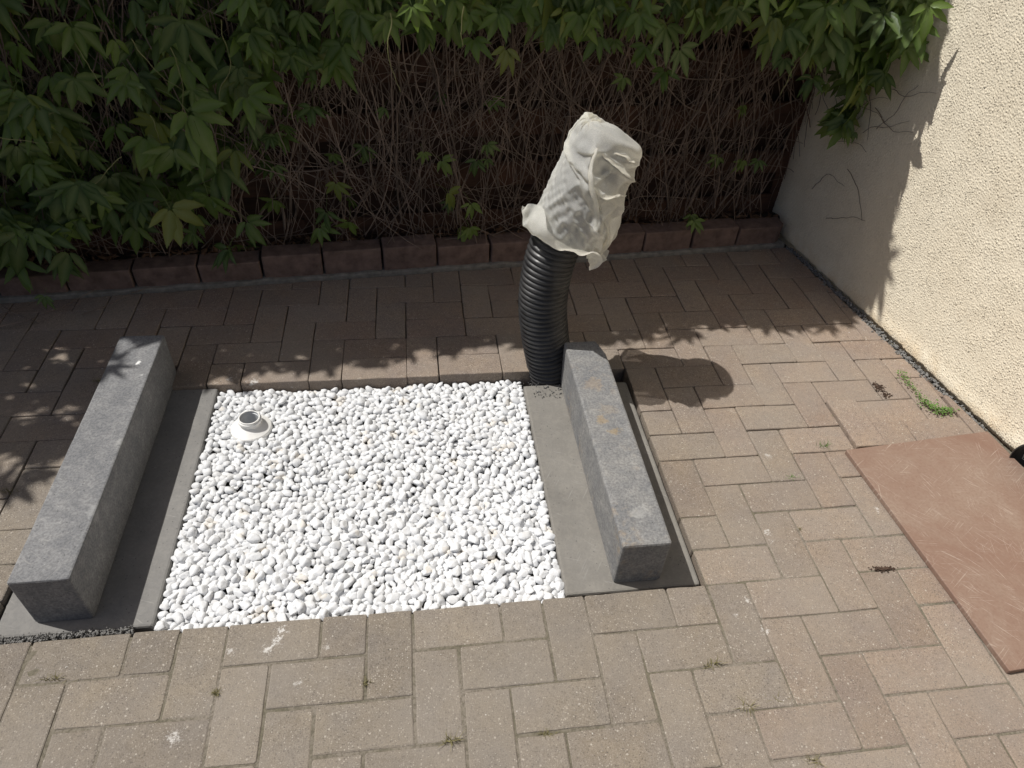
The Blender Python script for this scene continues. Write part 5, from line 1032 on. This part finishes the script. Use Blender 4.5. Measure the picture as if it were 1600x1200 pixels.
# tendrils creeping over the plaster in the corner
for k in range(13):
    y = random.uniform(1.46, 1.68); z = random.uniform(.12, .8); a = random.uniform(-.9, .9); P = []
    for i in range(16):
        a += random.gauss(0, .2); y -= math.cos(a) * .014; z += math.sin(a) * .014; q = wall_pt(y, .006); P.append((q[0], q[1], max(z, .02)))
    add_stem(P, .0013, .0007)
tag(link('stems', mesh_np('stems', np.concatenate(SV), np.concatenate(SF), True), M['stem'], creeper), kind='stuff')
SV, SF = [], []; nb = 0
for (u, v, y, L, a0) in [(610, 20, 1.16, .20, .1), (725, 10, 1.18, .10, -.3), (100, 30, 1.36, .25, .2), (205, 60, 1.34, .18, .5), (30, 180, 1.30, .12, 1.2), (0, 215, 1.28, .13, 1.0), (240, 20, 1.36, .30, -.05), (345, 30, 1.40, .24, -.2), (190, 245, 1.32, .12, -.9), (235, 180, 1.33, .10, .2), (1270, 60, 1.42, .18, -.4), (1330, 110, 1.46, .18, -.9)]:
    p = at(u, v, y=y); P = [p.copy()]; a = a0; 
    for i in range(18): a += random.gauss(.0, .12); p = p + np.array([math.sin(a), random.gauss(0, .25), -math.cos(a)]) * L / 18; P.append(p.copy())
    add_stem(P, .0016, .0009)
tag(link('green_shoots', mesh_np('green_shoots', np.concatenate(SV), np.concatenate(SF), True), M['shoot'], creeper), kind='stuff')

# ------------------------------------------------------------------ small things: weeds, tufts, crumbs
def tuft(u, v, label, mat, n=26, L=0.03, spread=0.02, dirx=1.0, name='grass_tuft', cat='grass tuft', up=1.0):
    c = at(u, v, z=0.0); V, F = [], []
    for k in range(n):
        a = random.uniform(0, 6.283); bx, by = random.gauss(0, spread * dirx), random.gauss(0, spread * .25); l = L * random.uniform(.5, 1.1); lean = random.uniform(.3, 1.3); w = .0006 + random.random() * .0005; b0 = len(V)
        for i in range(4):
            t = i / 3; x = bx + math.cos(a) * l * t * math.sin(lean * (.5 + .5 * t)); y = by + math.sin(a) * l * t * math.sin(lean * (.5 + .5 * t)); z = -.003 + l * t * math.cos(lean * (.5 + .5 * t)) * up
            ww = w * (1 - .8 * t); V += [(x - math.sin(a) * ww, y + math.cos(a) * ww, z), (x + math.sin(a) * ww, y - math.cos(a) * ww, z)]
        for i in range(3): q = b0 + 2 * i; F.append((q, q + 1, q + 3, q + 2))
    return tag(link(name, mesh(name, V, F), mat, None, (c[0], c[1], 0.001)), label, cat, 'tufts in the paver joints')
tuft(338, 1083, 'mossy green tuft in the joint near the bottom left corner', M['straw'], 60, .014, .004, 1, up=.8).rotation_euler[2] = 0
tuft(85, 1062, 'low dry tuft in the joint below the left block', M['straw'], 26, .018, .012)
tuft(572, 1068, 'short tuft in the joint in front of the pebble bed', M['straw'], 20, .018, .006)
tuft(703, 1158, 'spiky dry tuft at the bottom middle of the pavement', M['straw'], 34, .026, .008)
tuft(855, 1147, 'flat mossy tuft in the joint at the bottom, right of the spiky one', M['straw'], 30, .016, .010, up=.6)
tuft(1112, 1040, 'sparse dry tuft just below the front of the right slab', M['straw'], 26, .026, .012)
tuft(1166, 1104, 'dark star shaped tuft, lowest but one on the right', M['straw'], 20, .030, .006, up=.5)
tuft(1272, 1190, 'dry tuft cut by the bottom edge of the picture', M['straw'], 22, .028, .006, up=.6)
tuft(1286, 697, 'bright green grass tuft beside the corner of the stone plate', M['weed'], 26, .026, .010)
tuft(1240, 746, 'faded green tuft left of the stone plate', M['weed'], 22, .016, .010, up=.6)
tuft(1248, 827, 'tiny dark tuft between pavers left of the stone plate middle', M['straw'], 16, .014, .005)
tuft(1310, 650, 'tiny green tuft in a joint near the wall', M['weed'], 14, .014, .005)
tuft(152, 598, 'dim grass tuft beside the back of the left block', M['straw'], 22, .026, .010)
tuft(15, 770, 'dark grass in the joint at the left picture edge', M['straw'], 26, .022, .008)
tuft(1190 + 20, 1100 - 5, 'thin dry blades on the joint in the lower right', M['straw'], 12, .02, .012, up=.5)

# chickweed by the wall
line = [(1405, 583), (1412, 598), (1425, 612), (1438, 628), (1452, 640), (1470, 648), (1484, 645)]
c0 = at(1440, 625, z=0); V, F = [], []
for k in range(430):
    i = random.choice((0, 1, 2, 3, 3, 4, 4, 4, 5, 5)); t = random.random(); u = line[i][0] * (1 - t) + line[i + 1][0] * t; v = line[i][1] * (1 - t) + line[i + 1][1] * t
    wid = random.choice((.003, .006, .010)) if i < 3 else random.choice((.006, .011, .016))
    p = at(u, v, z=0) + np.array([random.gauss(0, wid), random.gauss(0, wid * .6), .006 + random.random() * .012]); L = random.uniform(.003, .0095); w = L * random.uniform(.3, .5); a = random.uniform(0, 6.28); b0 = len(V); tl = random.uniform(-.3, .6)
    for lx, ly, lz in ((0, 0, 0), (L * .5, w, L * .2), (L, 0, L * tl), (L * .5, -w, L * .2)):
        V.append((p[0] - c0[0] + lx * math.cos(a) - ly * math.sin(a), p[1] - c0[1] + lx * math.sin(a) + ly * math.cos(a), p[2] + lz))
    F += [(b0, b0 + 1, b0 + 2, b0 + 3)]
tag(link('chickweed', mesh('chickweed', V, F), M['weed'], None, (c0[0], c0[1], 0.002)), 'strip of bright green chickweed growing in the joints by the wall', 'weed')

OV, OF = ico(1)
def crumbs(name, pts, mat, label, cat, smin=.0015, smax=.004, kind='stuff'):
    V, F = [], []; nb_ = 0
    for p in pts:
        s = random.uniform(smin, smax); q = Quaternion((random.gauss(0, 1), random.gauss(0, 1), random.gauss(0, 1), random.gauss(0, 1))).normalized()
        vv = (OV * (1 + .3 * rng.uniform(-1, 1, (len(OV), 1))) * np.array([s, s * .8, s * .6])) @ np.array(q.to_matrix()).T + np.array(p); V.append(vv); F.append(OF + nb_); nb_ += len(vv)
    return tag(link(name, mesh_np(name, np.concatenate(V), np.concatenate(F)), mat), label, cat, kind=kind)
def around(u, v, n, sx, sy, z=.002):
    c = at(u, v, z=0); return [(c[0] + random.gauss(0, sx), c[1] + random.gauss(0, sy), z + random.random() * .003) for _ in range(n)]
crumbs('dirt_crumbs', around(1378, 890, 90, .017, .003) + around(1372, 606, 80, .010, .012) + around(1384, 618, 50, .008, .006), M['crumb'], 'dark soil crumbs scattered on the pavers left of the wall', 'dirt')
wallgrit = []
for k in range(900):
    y = random.uniform(0.56, 1.66); p = wall_pt(y, abs(random.gauss(0, .014)) + .002); wallgrit.append((p[0], p[1], random.uniform(-.006, .004)))
crumbs('mortar_crumbs', wallgrit, M['chip'], 'grey mortar crumbs in the gap along the foot of the wall', 'grit', .002, .007)
fg = []
for k in range(900): fg.append((random.uniform(-.16, .20), random.gauss(.111, .005), -.016 + random.random() * .012))
for k in range(260): fg.append((random.uniform(1.19, 1.32), random.uniform(.872, 1.0), -.045 + random.random() * .01))
for k in range(60): fg.append((random.uniform(1.21, 1.30), random.uniform(.80, .872), -.005))
for k in range(300): fg.append((random.uniform(.10, .25), random.uniform(.925, .945), -.05 + random.random() * .01))
for k in range(260): y = random.uniform(.5, .98); fg.append((-.028 - random.random() * .012 , y, -.012 + random.random() * .006))
crumbs('fine_gravel', fg, M['chip'], 'fine grey gravel round the edges of the pit', 'gravel', .0014, .0036)
# gap filler left of the left slab's rear part
